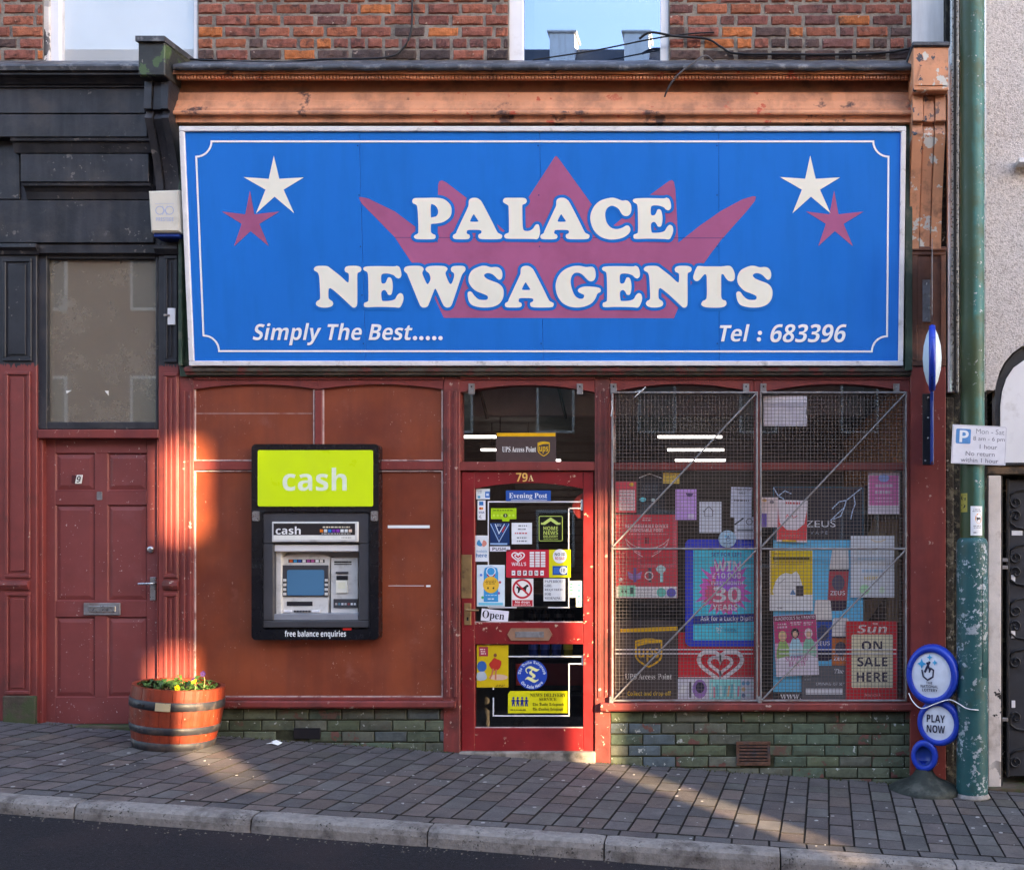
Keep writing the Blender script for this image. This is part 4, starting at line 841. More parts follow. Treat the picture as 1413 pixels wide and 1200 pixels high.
hd = B('header', 'atmsil', at, 375, 719.5, 494, 747.5, -.062, -.0435, .004)
ik = Ink(-.062); ik.rect(377.5, 722, 490, 738, '#2c2626'); ik.rect(377.5, 738.5, 490, 744.5, '#e8e4dc'); ik.text('cash', 380.5, 726, 415, 737, '#f2f0ee'); ik.greek(441, 725.5, 487, 728.5, 1, '#e0d0b8', .6); ik.greek(441, 735, 487, 737, 1, '#c8c0b8', .5)
for i, c in enumerate(('#d87020', '#d0d0d0', '#1870c0', '#7030a0', '#8838a8', '#e0e0e0', '#d8d8d8', '#e8c8b0')): ik.rect(441.5 + i * 5.7, 730, 446 + i * 5.7, 734, c)
ik.greek(471, 740, 488, 743, 1, '#a09890', .4); ik.done('print', hd)
B('light_hood', 'upvc', at, 378, 751, 494.5, 761, -.03, .03, .006)
rc = B('recess_side', 'atmsil', at, 377.5, 751, 388, 851, .0, .14, .003)
B('recess_back', 'atmsil', at, 377.8, 755, 495, 852, .10, .14, .003)
# sloping monitor fascia
mp = MB(); mp.pprism([(388, 850), (386.5, 772), (395, 766), (420, 764.5), (445, 765), (455, 767.5), (452, 850)], .03, .11); mon = obj('monitor_fascia', mp, M['atmsil'], at)
B('screen_bezel', 'atmgry', mon, 389, 779.5, 453, 823, .022, .0305, .003)
mb = MB(); mb.pprism(rrect(396, 786, 447, 821, 2.5), .018, .0225); obj('screen', mb, M['screen'], mon)
for s_ in (390, 447.5):
    for i in range(4): B('side_button', 'atmsil', mon, s_ + .5, 798.5 + i * 6.3, s_ + 4.5, 802 + i * 6.3, .015, .0225, .001)
ik = Ink(.03); ik.rect(398, 771.5, 448, 776, '#302c2c')
for i, c in enumerate(('#d05828', '#1890c8', '#2050a0', '#e0e0e0', '#a04890', '#b05890', '#e8e8e8', '#d8d0c8')): ik.rect(399.5 + i * 6, 772, 404 + i * 6, 775.5, c)
ik.rect(396, 829.5, 431.5, 835.5, '#28262c'); ik.done('print', mon)
cp = B('card_panel', 'atmsil', at, 456.5, 769, 494, 850, .035, .11, .003)
for r, m_ in (((461, 774, 485, 776.2), 'dkgap'), ((461, 777.5, 485, 779), 'dkgap'), ((463, 788.5, 480, 791), 'atmgry'), ((464, 794, 479.5, 800), 'ironblk'), ((463.5, 800.5, 479.5, 818), 'cream'), ((460, 826, 493, 838), 'atmgry')): B('card_slot', m_, cp, *r, .024 if m_ != 'dkgap' else .033, .036, .002)
ik = Ink(.0235)
for i, c in enumerate(('#a8a0a0', '#508090', '#d0d0d0', '#b0b0b0', '#904848', '#e0e0e0', '#d8d8d8')): ik.rect(462.5 + i * 4.3, 831.5, 465.5 + i * 4.3, 834.5, c)
ik.rect(466.5, 803, 476.5, 811.5, '#f0ead0'); ik.done('print', cp)
mb = MB(); mb.prof([(.12, V(844, .05)), (-.035, V(847, -.035)), (-.035, V(855, -.035)), (.12, V(855, -.035))], U(377.5, -.03), U(494.5, -.03)); kp = obj('keypad_shelf', mb, mk('shelf_metal', (.30, .31, .35), .4, .1, 9, metal=.3), at)
for (a, b) in ((391, 402), (430, 441)): B('key_block', 'upvc', kp, a, 841.5, b, 844.5, .02, .045, .002)
for i in range(6): B('key', 'atmgry', kp, 405 + i * 4, 841.8, 408 + i * 4, 844.3, .02, .045, .001)
B('red_label', pmat('#c02820'), at, 473, 866.3, 485, 869, da - .0015, da + .001, 0)

# ================================================================== WINDOW GUARDS
def guard(x0, x1, label):
    d = -.03; t = thing('window_guard', label, 'window guard', (U((x0 + x1) / 2, d), d, V(967, d)), 'steel mesh guards over the shop window')
    k = 2.7
    for r in ((x0, 540, x1, 540 + k), (x0, 965, x1, 965 + k), (x0, 755.5, x1, 755.5 + k), (x0, 540 + k, x0 + k, 965), (x1 - k, 540 + k, x1, 965)):
        B('frame_bar', 'steel', t, *r, d - .008 - (.002 if r[1] == 755.5 else 0), d + .008, .003)
    for (y0, y1) in ((753.5, 543.5), (965, 759)):
        mb = MB(); mb.tube([(U(x0 + k, d), d - .012, V(y0, d)), (U(x1 - k, d), d - .012, V(y1, d))], .0060, 8); obj('diagonal_brace', mb, M['steel'], t)
    mb = MB(); p = .0246; r = .0013; xa, xb, za, zb = U(x0 + 1, d), U(x1 - 1, d), V(966, d), V(541, d); n = int((xb - xa) / p); rnd = random.Random(int(x0))
    for i in range(1, n + 1):
        x = xa + i * p; mb.box(x - r, x + r, d + .009 - r, d + .009 + r, za, zb, 0)
    for i in range(1, int((zb - za) / p) + 1):
        z = za + i * p; mb.box(xa, xb, d + .013 - r, d + .013 + r, z - r, z + r, 0)
    o = obj('wire_mesh', mb, M['wire'], t); o['kind'] = 'stuff'
    B('bolt', 'steel', t, x0 - 3, 961, x0 + 2.5, 970, d - .014, d + .03, .003)
    return t
guard(843.5, 1046, 'steel mesh window guard over the pane nearer the shop door')
guard(1048.5, 1251.5, 'steel mesh window guard over the pane nearer the green lamp post')
for pts in ([(876, 548, -.05), (884, 540, -.055), (891, 534, -.05)], [(843, 574, -.05), (845, 563, -.055), (844, 553, -.05)], [(876, 541, -.045), (886, 539, -.05), (889, 537, -.045)]):
    mb = MB(); mb.tube([(U(x, d), d, V(y, d)) for x, y, d in pts], .003, 6)
    tag(obj('cable_tie', mb, M['upvc']), {548: 'long white cable tie on the top bar of the left window guard', 574: 'white cable tie hanging on the side bar of the left window guard', 541: 'short white tie wrapped along the guard top bar'}[pts[0][1]], 'cable tie')

# ================================================================== STICKERS ON THE DOOR
DG = .040
s = Sheet(657, 674, 676, 688.5, DG, '#e6ecee', 'sticker', 'small white and blue heart sticker in the top corner of the door glass', 'sticker'); s.greek(658.5, 676, 666, 680.5, 2, '#8090a0'); s.disc(661, 685.5, 2, 1.8, '#38a0c0'); s.rect(669.5, 678, 676, 686.5, '#2a6cb8'); s.rect(671, 680.5, 674.5, 684, '#d8e4ee'); s.end()
s = Sheet(659, 690, 670, 717, DG, '#e8e6e8', 'sticker', 'narrow white payment card sticker down the edge of the door glass', 'sticker'); s.rect(661.2, 691.8, 667, 697, '#2a74b4'); s.disc(662.8, 701.3, 1.7, 1.7, '#c83830'); s.disc(665.2, 701.3, 1.7, 1.7, '#e08828'); s.text('VISA', 660.5, 705.3, 668.5, 708, '#485080'); s.line([(663.5, 710.5), (661.8, 713), (664.5, 715)], .7, '#505058'); s.end()
s = Sheet(698, 676.5, 760, 691, DG, '#1f4f9c', 'sign', 'blue strip reading Evening Post at the top of the door glass', 'sign'); s.text('Evening Post', 702.5, 680, 755, 689, '#f2f4f6', 'serif'); s.line([(705, 689.5), (755, 689.5)], .7, '#e8eef4'); s.end()
s = Sheet(677.5, 701, 712.5, 716, DG, '#a3c820', 'sticker', 'lime green food hygiene rating sticker with a black 3', 'sticker', outline=[(677.5, 701), (712.5, 701), (712.5, 716), (703, 716), (703, 719), (693, 719), (693, 716), (677.5, 716)]); s.greek(680, 703, 710, 705, 1, '#4c6010', .6)
for i in range(6): s.disc(681.5 + i * 5.4, 711, 1.7, 1.7, '#bcd850' if i != 3 else '#20280c')
s.disc(697.4, 711, 2.9, 2.9, '#20280c'); s.text('3', 696.3, 709.2, 698.6, 712.8, '#e8f0c0'); s.end()
s = Sheet(676.3, 721, 703, 751.5, DG, '#14305c', 'sticker', 'navy sticker with pale V stripes on the door glass', 'sticker')
for (dx, c) in ((0, '#8fa8cc'), (3.2, '#2c4f88'), (6.2, '#c8d4e4')): s.line([(677 + dx, 722.5), (688.6, 747 - dx * 1.8), (702.5 - dx, 722.5)], 1.3, c)
s.line([(693, 734), (697, 726)], 2, '#b83440'); s.greek(685, 722.5, 692, 726, 2, '#d8e0ea'); s.rect(676.5, 749, 700, 751.3, '#8fb0d8'); s.end()
s = Sheet(676, 753.5, 704, 760.5, DG, '#e4e2ea', 'sticker', 'small white strip reading PUSH on the door glass', 'sticker'); s.text('PUSH', 679.5, 754.8, 697.5, 759.3, '#38304a'); s.end()
s = Sheet(706, 721, 734, 750.5, DG, '#e6e6ea', 'notice', 'white paper note with one red line on the door glass', 'notice'); s.greek(714, 723, 728, 732, 2, '#8a8a90'); s.greek(708, 734, 732, 737, 1, '#c05058', .6); s.greek(713, 739.5, 728, 748.5, 2, '#8a8a90'); s.end()
s = Sheet(743, 711, 777, 747, DG, '#16170f', 'sign', 'black and lime home news delivery sticker on the door glass', 'sign'); s.line(rrect(744, 712, 776, 746, 2), 1.1, '#a8b858', True); s.poly([(746.5, 720.5), (749, 721), (760, 713.5), (771, 721), (773.5, 720.5), (773.5, 723.5), (768, 723.8), (760, 718.5), (752, 723.8), (746.5, 723.5)], '#c0cf70')
s.text('HOME', 750, 726, 770, 731.2, '#bccb68'); s.text('NEWS', 750, 732.3, 770, 737.3, '#bccb68'); s.text('DELIVERY', 750, 738.3, 770, 741.6, '#bccb68'); s.text('AVAILABLE HERE', 750, 742.6, 770, 744.4, '#a8b858'); s.end()
def heart(s, cx, cy, w_, c, lw):
    def pts(k): return [(cx + w_ * k * 16 * math.sin(t) ** 3 / 16, cy - w_ * k * .82 * (13 * math.cos(t) - 5 * math.cos(2 * t) - 2 * math.cos(3 * t) - math.cos(4 * t)) / 16) for t in [2 * math.pi * i / 40 for i in range(40)]]
    s.line(pts(1), lw, c, True); s.line(pts(.52), lw * .85, c, True)
s = Sheet(698.5, 758, 757.5, 796.5, DG, '#c42a3a', 'sign', 'red ice cream price sticker with white heart on the door glass', 'sign'); heart(s, 715, 767.5, 8.6, '#f4eef0', 1.7); s.text("WALL'S", 706, 775.5, 726, 780.3, '#f4eef0')
for i in range(3):
    for j in range(6): s.rect(731 + i * 7.7, 761 + j * 3.6, 737.2 + i * 7.7, 763.9 + j * 3.6, '#eee6e8')
for i, c in enumerate('-OPEN-'):
    s.rect(706.3 + i * 7.9, 786.8, 711.2 + i * 7.9, 793.6, '#f0eaea')
    if c != '-': s.text(c, 707.4 + i * 7.9, 788, 710.2 + i * 7.9, 792.4, '#2a2226')
    else: s.rect(707.6 + i * 7.9, 789.6, 709.8 + i * 7.9, 790.8, '#2a2226')
s.end()
s = Sheet(757.7, 758, 787.5, 796.5, DG, '#d8cc20', 'sticker', 'yellow no ID no sale sticker with blue 18 card on the door glass', 'sticker'); s.disc(772.5, 767, 9.6, 9.8, '#e8e6e8'); s.text('NO ID', 765.5, 762.5, 780, 766.5, '#2a2830'); s.text('NO SALE!', 766, 768, 779.5, 772, '#c03840'); s.rect(762.5, 780.5, 783, 793, '#1c4c96'); s.rect(764, 783, 772, 791, '#2f6ab8'); s.disc(777.5, 786.6, 5.4, 5.4, '#e8ecf2'); s.text('18', 774.8, 784, 780.3, 789.4, '#202838', 'sans'); s.end()
def fingers(s, cx, cy, k, c1, c2, c3):
    s.line([(cx - 4 * k, cy - 1 * k), (cx - 3 * k, cy + 3 * k), (cx, cy + 5 * k), (cx + 3.6 * k, cy + 3 * k), (cx + 4 * k, cy - 1 * k), (cx + 2.2 * k, cy - 2 * k), (cx + 1 * k, cy + .5 * k)], 1.0 * k, c3)
    s.line([(cx - 2 * k, cy + .5 * k), (cx + 1.5 * k, cy - 6 * k)], 1.5 * k, c3); s.line([(cx + 1.6 * k, cy - .8 * k), (cx - .5 * k, cy - 5.5 * k)], 1.3 * k, c3)
    for (dx, dy, q, c) in ((-4, -4.5, 3.2, c1), (1.5, -8.5, 2.0, c2), (5, -5.5, 1.9, c2)):
        x, y = cx + dx * k, cy + dy * k; q *= k; s.poly([(x, y - q), (x + q * .3, y - q * .3), (x + q, y), (x + q * .3, y + q * .3), (x, y + q), (x - q * .3, y + q * .3), (x - q, y), (x - q * .3, y - q * .3)], c)
s = Sheet(655.8, 738.5, 673.5, 774.5, DG, '#e2e6ea', 'sticker', 'white lottery available here sticker at the edge of the door glass', 'sticker'); s.poly([(657.5, 750), (661, 744), (663.5, 748), (666, 752), (662, 753.5)], '#2f86b8', 2); s.poly([(665, 752), (667, 745), (671, 747), (671.5, 751), (668, 754)], '#d88878', 2); s.text('Available', 657, 758.3, 672, 761.8, '#4a88b0', 'sans'); s.text('here', 657, 763, 672, 768.5, '#2a70a8'); s.end()
s = Sheet(658, 779, 696.5, 836.5, DG, '#dce8f0', 'poster', 'pale blue poster with medal and yellow disc on the door glass', 'poster')
s.poly([(667.5, 830), (667.5, 790), (669, 783.5), (677.5, 780.5), (686, 783.5), (687.5, 790), (687.5, 830)], '#2a90c8'); s.ring(677.5, 788, 5.2, 6.6, '#e8f2f8'); s.line([(672, 792), (677.5, 799), (683, 792)], 1.8, '#b83a52'); s.disc(677.5, 806.5, 11, 11.5, '#e2b03c'); s.greek(669.5, 800, 685.5, 806, 3, '#7a4a18'); s.disc(673.5, 811, 1.2, 1.4, '#4a3a20'); s.disc(681, 811, 1.2, 1.4, '#4a3a20'); s.greek(669, 820, 686, 822, 1, '#cfe4f0'); s.greek(672, 824, 684, 828, 1, '#e8f4fa')
for x, y, c in ((666, 824, '#48a868'), (688.5, 818, '#9060a8'), (664, 793, '#5080d0'), (690, 803, '#c05060')): s.disc(x, y, 1.8, 1.8, c)
s.rect(660.5, 831, 694, 834.5, '#6cc0d8'); s.end()
s = Sheet(706, 798, 736, 836.5, DG, '#e6e2de', 'sign', 'white no dogs sign with red prohibition ring on the door glass', 'sign'); s.ring(720.8, 812, 11, 13.8, '#c02430')
s.poly([(713, 808), (716, 809.5), (722, 810), (725.5, 807.5), (727, 806), (729, 807), (729.5, 809), (727, 810), (726, 813), (726.5, 818), (725, 818.5), (724, 814), (718, 813.5), (716.5, 817), (714, 818.5), (714.8, 815), (714.5, 811.5), (712.5, 811)], '#1c1a1a'); s.line([(711.5, 803), (730, 821)], 2.4, '#c02430'); s.rect(707, 827.5, 735, 836, '#c02430'); s.text('No dogs', 711, 828.6, 731, 832.6, '#f4ecec'); s.text('except guide dogs', 709.5, 833, 732.5, 835.4, '#f0d8d8'); s.end()
s = Sheet(750, 798, 780, 829, DG, '#dcdcde', 'notice', 'white typed notice asking for a paperboy or girl', 'notice'); 
for i, (t_, x1) in enumerate((('PAPERBOY/', 776.5), ('GIRL', 762), ('REQUIRED', 776), ('FOR', 760.5), ('MORNING', 775))): s.text(t_, 751.5, 800 + i * 5.8, x1, 803.8 + i * 5.8, '#585860', 'serif')
s.end()
s = Sheet(664, 841, 701.5, 857.5, DG - .012, '#e6e0ea', 'sign', 'tilted white card reading Open beside the brass handle', 'sign', rot=6); s.text('Open', 665.5, 843, 696, 856.5, '#1c1822', 'serif'); s.end()
for (x0, y0, x1, y1, lb) in ((785, 801, 794.5, 824, 'small pale green note beside the paperboy notice'), (795, 801, 803.5, 837, 'tall pale green ticket at the hinge edge of the door glass')):
    s = Sheet(x0, y0, x1, y1, DG, '#cfd8c4', 'notice', lb, 'notice'); s.greek(x0 + 1.5, y0 + 2, x1 - 1.5, y1 - 3, 4, '#4a9088', .5); s.end()
s = Sheet(789.5, 680, 804.4, 716.5, .05, '#7c2420', 'sticker', 'half hidden dark red round sticker at the hinge side of the door glass', 'sticker', outline=[(804.4, 680), (797, 684), (791, 692), (789.5, 699), (791.5, 707), (797, 713.5), (804.4, 716.5)]); s.end()
s = Sheet(658, 889.5, 701.5, 948, DG, '#c8a81c', 'poster', 'yellow poster with a figure in red on the lower door glass', 'poster'); s.rect(661, 892, 673.5, 905, '#a03444'); s.greek(662.5, 894, 672, 903, 3, '#e0c8c8'); s.disc(665, 919, 6.5, 7.5, '#2c5c9c'); s.poly([(658.5, 928), (668, 926), (672, 934), (668, 938), (658.5, 938)], '#a8b0b8', 2); s.disc(688, 934, 13, 4, '#d0a890'); s.poly([(678, 912), (682, 907), (686, 909), (692, 912), (690, 921), (684, 925), (678, 922), (675, 916)], '#b83428', 2); s.line([(681, 922), (679, 930), (676, 936)], 2.2, '#c07050'); s.line([(685, 923), (684, 930), (684, 937)], 2.2, '#c07050'); s.disc(683.5, 903.5, 2.2, 2.6, '#7a4a34'); s.greek(684, 944, 698, 947, 2, '#4a3810'); s.end()
s = Sheet(713.5, 910, 755, 951, DG, '#1a42a0', 'sign', 'round blue newspaper sticker with gothic T on the lower door glass', 'sign', round_=True)
s.text('T', 724.5, 918.5, 744.5, 941.5, '#e8e4a0', 'fraktur'); s.arc_text('The Daily Telegraph', 734.2, 930.5, 14.6, 5, 182, 358, '#e8ecf0'); s.arc_text('On Sale Here', 734.2, 930.5, 14.6, 4.4, 145, 35, '#e8ecf0', 'bold', True); s.end()
s = Sheet(701, 953, 783, 983.5, DG, '#d6cc22', 'sign', 'yellow news delivery service sign with blue paper people on the lower door glass', 'sign', outline=[(704, 953), (783, 953), (783, 983.5), (701, 983.5), (701, 957)])
for i in range(4):
    x = 708.5 + i * 6; s.disc(x, 962.5, 1.4, 1.6, '#1c2c78'); s.poly([(x - 3, 966), (x, 964), (x + 3, 966), (x + 2.6, 967.5), (x + 1.4, 967), (x + 2.2, 974), (x + .8, 974), (x, 970), (x - .8, 974), (x - 2.2, 974), (x - 1.4, 967), (x - 2.6, 967.5)], '#1c2c78')
s.text('NEWS DELIVERY', 731.5, 956, 781, 961, '#5c5418', 'serif'); s.text('SERVICE', 744, 962, 768, 966.2, '#5c5418', 'serif'); s.text('The Daily Telegraph', 735, 969, 778, 974, '#3c3818', 'fraktur'); s.text('The Sunday Telegraph', 735, 975.5, 777, 980.5, '#3c3818', 'fraktur'); s.greek(704, 977.5, 727, 980, 1, '#4c4820', .5); s.end()
def shield(s, x0, y0, x1, y1, c, bgc, t):
    w_, h = x1 - x0, y1 - y0
    o = [(x0, y0 + h * .08), (x0 + w_ * .3, y0 + h * .01), (x0 + w_ * .6, y0), (x1, y0 + h * .06), (x1, y0 + h * .62), (x1 - w_ * .08, y0 + h * .76), (x1 - w_ * .28, y0 + h * .9), (x0 + w_ * .5, y1), (x0 + w_ * .28, y0 + h * .9), (x0 + w_ * .08, y0 + h * .76), (x0, y0 + h * .62)]
    s.line(o, w_ * .07, c, True); s.poly([(x0 + w_ * .05, y0 + h * .12), (x0 + w_ * .4, y0 + h * .03), (x1 - w_ * .05, y0 + h * .08), (x1 - w_ * .05, y0 + h * .14), (x0 + w_ * .45, y0 + h * .16), (x0 + w_ * .05, y0 + h * .26)], c); s.text(t, x0 + w_ * .1, y0 + h * .33, x1 - w_ * .1, y0 + h * .82, c)
s = Sheet(684.5, 597, 767.5, 637, .043, '#4c3c3a', 'sign', 'dark brown parcel point plate with yellow top edge over the shop door', 'sign'); s.rect(685.5, 597.2, 766.5, 602, '#e0a418'); s.text('UPS Access Point', 693, 616, 739.5, 623.5, '#e6e2de', 'serif'); shield(s, 742.5, 609.5, 758, 629, '#d8a820', '#4c3c3a', 'ups'); s.end()

# ================================================================== POSTERS IN THE SHOP WINDOW
W1 = .075; W2 = .066
s = Sheet(849, 664, 878, 707, W1, '#b8404c', 'poster', 'small pink and white poster at the door end of the window', 'poster'); s.disc(871.5, 668.5, 3.5, 2.5, '#e8b840'); s.rect(854, 676, 876, 704, '#ecd8d8'); s.greek(855, 677, 875, 702, 6, '#c87880', .4); s.end()
s = Sheet(880, 657, 917, 708, W1 + .02, '#23262a', 'sign', 'black delivery sign with white roof line behind the mesh', 'sign'); s.line([(882, 659), (896.5, 653.5), (913, 659.5)], 1.2, '#c8ccd0'); s.disc(887, 689, 4.5, 3, '#48a0a8'); s.disc(901, 689.5, 3, 2, '#8a9a98'); s.greek(884, 668, 912, 682, 3, '#40464c', .6); s.greek(884, 695, 912, 704, 2, '#3a4248'); s.end()
s = Sheet(915, 652, 937.5, 667, W2, '#d6b050', 'notice', 'small mustard yellow note high in the left window', 'notice', rot=1); s.greek(917, 654, 935, 664, 2, '#9a7a28', .35); s.end()
s = Sheet(932, 674.5, 961, 717, W2, '#b088c0', 'notice', 'lilac flyer taped inside the left window', 'notice'); s.poly([(946, 680), (957, 680.5), (955, 684), (951, 685.5), (948, 684)], '#4c3860'); s.greek(934.5, 688, 958, 706, 6, '#c8a8d4', .4); s.rect(949.5, 708.5, 957.5, 715.5, '#d8c8e0'); s.end()
s = Sheet(965, 692, 995.5, 735, W2, '#d6d8e2', 'notice', 'white sheet with a house outline in the left window', 'notice'); s.line([(970.5, 706), (978, 698.5), (984.5, 705)], 1, '#3c3c44'); s.line([(972, 705), (972, 712), (983.5, 712), (983.5, 703.5)], .7, '#55555c'); s.greek(968, 716, 992, 731, 4, '#a0a2ac', .35); s.end()
s = Sheet(1008.5, 672, 1037.5, 713.5, W2, '#d2d2de', 'notice', 'white tabletop sale notice in the left window', 'notice', rot=1.5); s.text('TABLETOP', 1014, 673.5, 1036, 677, '#50505a'); s.text('SALE', 1019, 678.5, 1028, 681.5, '#50505a'); s.greek(1011, 688.5, 1036, 692, 1, '#484850', .7); s.greek(1012, 696, 1034, 709, 4, '#9698a4', .35); s.end()
s = Sheet(1013.5, 713, 1041.5, 744, W2 - .003, '#d4d4de', 'notice', 'white sheet with a dark pen stroke and ring in the left window', 'notice'); s.line([(1013.8, 723.5), (1026, 714.5)], 2.2, '#303038'); s.ring(1034, 719.5, 3.6, 4.6, '#38383e'); s.rect(1016.5, 730, 1039, 732.6, '#55555c'); s.greek(1017, 735, 1039, 742, 2, '#9a9aa6', .35); s.end()
s = Sheet(850, 710, 935, 825, W1, '#a8343c', 'poster', 'large red vape device poster with white line wings in the left window', 'poster')
s.text('RECHARGEABLE DEVICE', 863, 723, 922, 728, '#ecd4d4'); s.text('DISPOSABLE PODS', 869.5, 729, 915, 733.5, '#ecd4d4'); s.greek(866, 735.5, 921, 738, 1, '#d89a9e', .5); s.greek(886, 713, 900, 719, 2, '#e8c0c0', .5)
for m_ in (1, -1):
    X = lambda x: 893 + m_ * (x - 893)
    s.line([(X(887), 768), (X(876), 761), (X(866), 752), (X(863), 743), (X(870), 750), (X(880), 755), (X(887), 756)], .9, '#eccaca'); s.line([(X(864), 748), (X(872), 757), (X(884), 763)], .7, '#e0b0b2')
s.rect(890.5, 741, 892.2, 750, '#3a2428'); s.rect(893.5, 741, 895.2, 750, '#3a2428')
for x, c in ((876, '#5c4a80'), (897, '#4a4650'), (913, '#80b8b8')): s.rect(x - 2, 783, x + 2, 803, c)
s.poly([(866, 788), (874, 792), (874, 800), (868, 798)], '#806090'); s.poly([(886, 788), (878, 792), (878, 800), (884, 798)], '#806090'); s.ring(895.5, 794, 4.5, 6, '#d0b8b8'); s.poly([(905, 784), (912, 779), (919, 784), (915, 790), (909, 790)], '#90a8a8', 2); s.disc(856.5, 799, 2.6, 2.6, '#e0d8d8')
s.rect(850.5, 809, 934.5, 824.5, '#e2dede'); s.greek(879, 812.5, 903, 822, 3, '#88848a', .4); s.disc(912.5, 817, 6.4, 6.4, '#4e9c8c'); s.disc(926.3, 817.3, 6.4, 6.4, '#524c92'); s.rect(853.5, 807, 877, 823, '#78bca0'); s.disc(859, 815.5, 1.7, 1.7, '#284840'); s.disc(863.8, 815.5, 1.7, 1.7, '#284840'); s.rect(869.5, 810, 874, 819, '#2c4a44'); s.end()
s = Sheet(945.5, 743.5, 1048, 891.5, W1, '#20309a', 'poster', 'blue and turquoise lottery poster offering ten thousand pounds every month', 'poster', outline=rrect(945.5, 743.5, 1047.5, 891.5, 8)); s.rect(956.5, 757.5, 1046, 883, '#28a4b4')
rnd = random.Random(5); P_ = []
for i in range(44):
    a = 2 * math.pi * i / 44; q = (1 if i % 2 else .72) * rnd.uniform(.8, 1.1); P_.append((998 + 40 * q * math.cos(a), 812 + 42 * q * math.sin(a)))
s.poly(P_, '#b4509c'); s.poly([(996 + (x - 998) * .72, 818 + (y - 812) * .72) for x, y in P_[5:] + P_[:5]], '#cc5474'); s.poly([(1003 + (x - 998) * .5, 800 + (y - 812) * .45) for x, y in P_[9:] + P_[:9]], '#8c4cac')
s.text('SET FOR LIFE', 981.5, 762, 1023.5, 767.5, '#28447c'); s.text('WIN', 985, 774, 1022.5, 788, '#f2eef2'); s.text('£10,000', 983, 790, 1022.5, 799, '#f0ecf0'); s.text('EVERY MONTH', 981.5, 801.5, 1025, 806.5, '#f0ecf0'); s.text('FOR', 985.5, 808.5, 994, 812, '#f0ecf0'); s.text('30', 984, 809.5, 1022.5, 830.5, '#f4f0f4'); s.text('YEARS*', 983.5, 833.5, 1022, 841.5, '#f0ecf0')
s.poly([(956.5, 849.5), (1046, 845.5), (1046, 857), (956.5, 861)], '#202c6c'); s.text("Ask for a Lucky Dip®!", 966.5, 849.5, 1039, 858, '#f0eef4'); fingers(s, 992, 869.5, .7, '#e8f2f4', '#e8f2f4', '#e8f2f4'); s.greek(999, 866, 1018, 873, 3, '#1c5c80', .45); s.end()
s = Sheet(991.5, 731.5, 1016, 755, W2 - .006, '#a8c8dc', 'sticker', 'small round lottery sticker above the blue lottery poster', 'sticker', round_=True); fingers(s, 1004.5, 743, .75, '#38a0c0', '#48b0d0', '#38506c'); s.greek(998, 748.5, 1010, 752, 2, '#40587c', .5); s.end()
s = Sheet(849, 855, 935, 964, W1, '#38302f', 'sign', 'dark brown parcel point sign with yellow shield low in the left window', 'sign'); s.poly([(856, 867), (935, 864), (935, 869.5), (856, 872.5)], '#e2ac14'); shield(s, 877.5, 881.5, 913, 919.5, '#dca61c', '#38302f', 'ups'); s.text('UPS Access Point', 862.5, 929, 927, 937, '#d8d2cc', 'serif'); s.text('Collect and drop off', 866, 953, 926, 961, '#caa42c', 'bold'); s.end()
s = Sheet(936, 872, 1046, 935, W1 + .014, '#a81c26', 'sign', 'red ice cream banner with white heart low in the left window', 'sign'); s.rect(936, 933.5, 1046, 935, '#e0c8c8'); heart(s, 994, 916, 30, '#e8dcdc', 5.4); s.end()
s = Sheet(935.5, 936, 1047, 965, W1, '#a8a6ae', 'poster', 'strip of small product pictures along the bottom of the left window', 'poster'); rnd = random.Random(8)
s.disc(965.5, 950, 10, 13, '#7a5a90'); s.disc(966, 948, 6, 7.5, '#2c2638'); s.poly([(937, 955), (942, 944), (948, 946), (945, 957)], '#d4d2d4'); s.rect(951, 940, 954, 962, '#3c3a40'); s.rect(979, 937, 1022, 964.5, '#6cb0ac')
for i in range(9): x = 981 + i * 4.7; s.line([(x, 963 - rnd.uniform(0, 6)), (x + rnd.uniform(-1, 2), 941 + rnd.uniform(0, 6))], 2.6, rnd.choice(('#c8e0dc', '#b06a78', '#e0b090', '#4c8c94')))
for i in range(10): s.disc(1026 + (i % 4) * 6, 942 + (i // 4) * 8.5, 2.6, 3, rnd.choice(('#4a7c98', '#d0a878', '#506078', '#c0d4d8')))
s.end()
s = Sheet(1053.5, 545.5, 1114, 588, W2, '#c8c2ca', 'notice', 'creased white paper taped at the top of the right window', 'notice', outline=[(1053.5, 545.5), (1113.5, 546), (1114, 560), (1112, 569), (1114, 577), (1114, 588), (1053.5, 587.5)]); s.poly([(1064, 560), (1080, 556), (1096, 561), (1100, 572), (1098, 586), (1066, 587), (1062, 574)], '#aea8b2', 2); s.poly([(1070, 566), (1084, 563), (1094, 570), (1092, 582), (1070, 583)], '#bab4bc', 2); s.end()
s = Sheet(1067, 672, 1191, 966, W1 + .006, '#47a2c4', 'poster', 'tall vape poster with lightning above a blue field of bottles in the right window', 'poster'); s.rect(1067.3, 672.3, 1190.7, 745, '#1c1e26')
for pts in ([(1067.5, 673), (1074, 684), (1081, 688), (1086, 698)], [(1074, 684), (1083, 677), (1092, 681)], [(1189, 673), (1178, 682), (1168, 690), (1165, 700), (1155, 709), (1146, 718)], [(1178, 682), (1180, 695), (1176, 706), (1174, 716)], [(1168, 690), (1158, 692), (1148, 702)], [(1165, 700), (1160, 712), (1150, 716)]): s.line(pts, 1.4, '#9cb4d0')
s.text('ZEUS', 1111, 718, 1153, 727, '#c4c8d0', 'sans'); s.text('V A P E', 1118, 732.5, 1142, 737, '#68707c', 'sans')
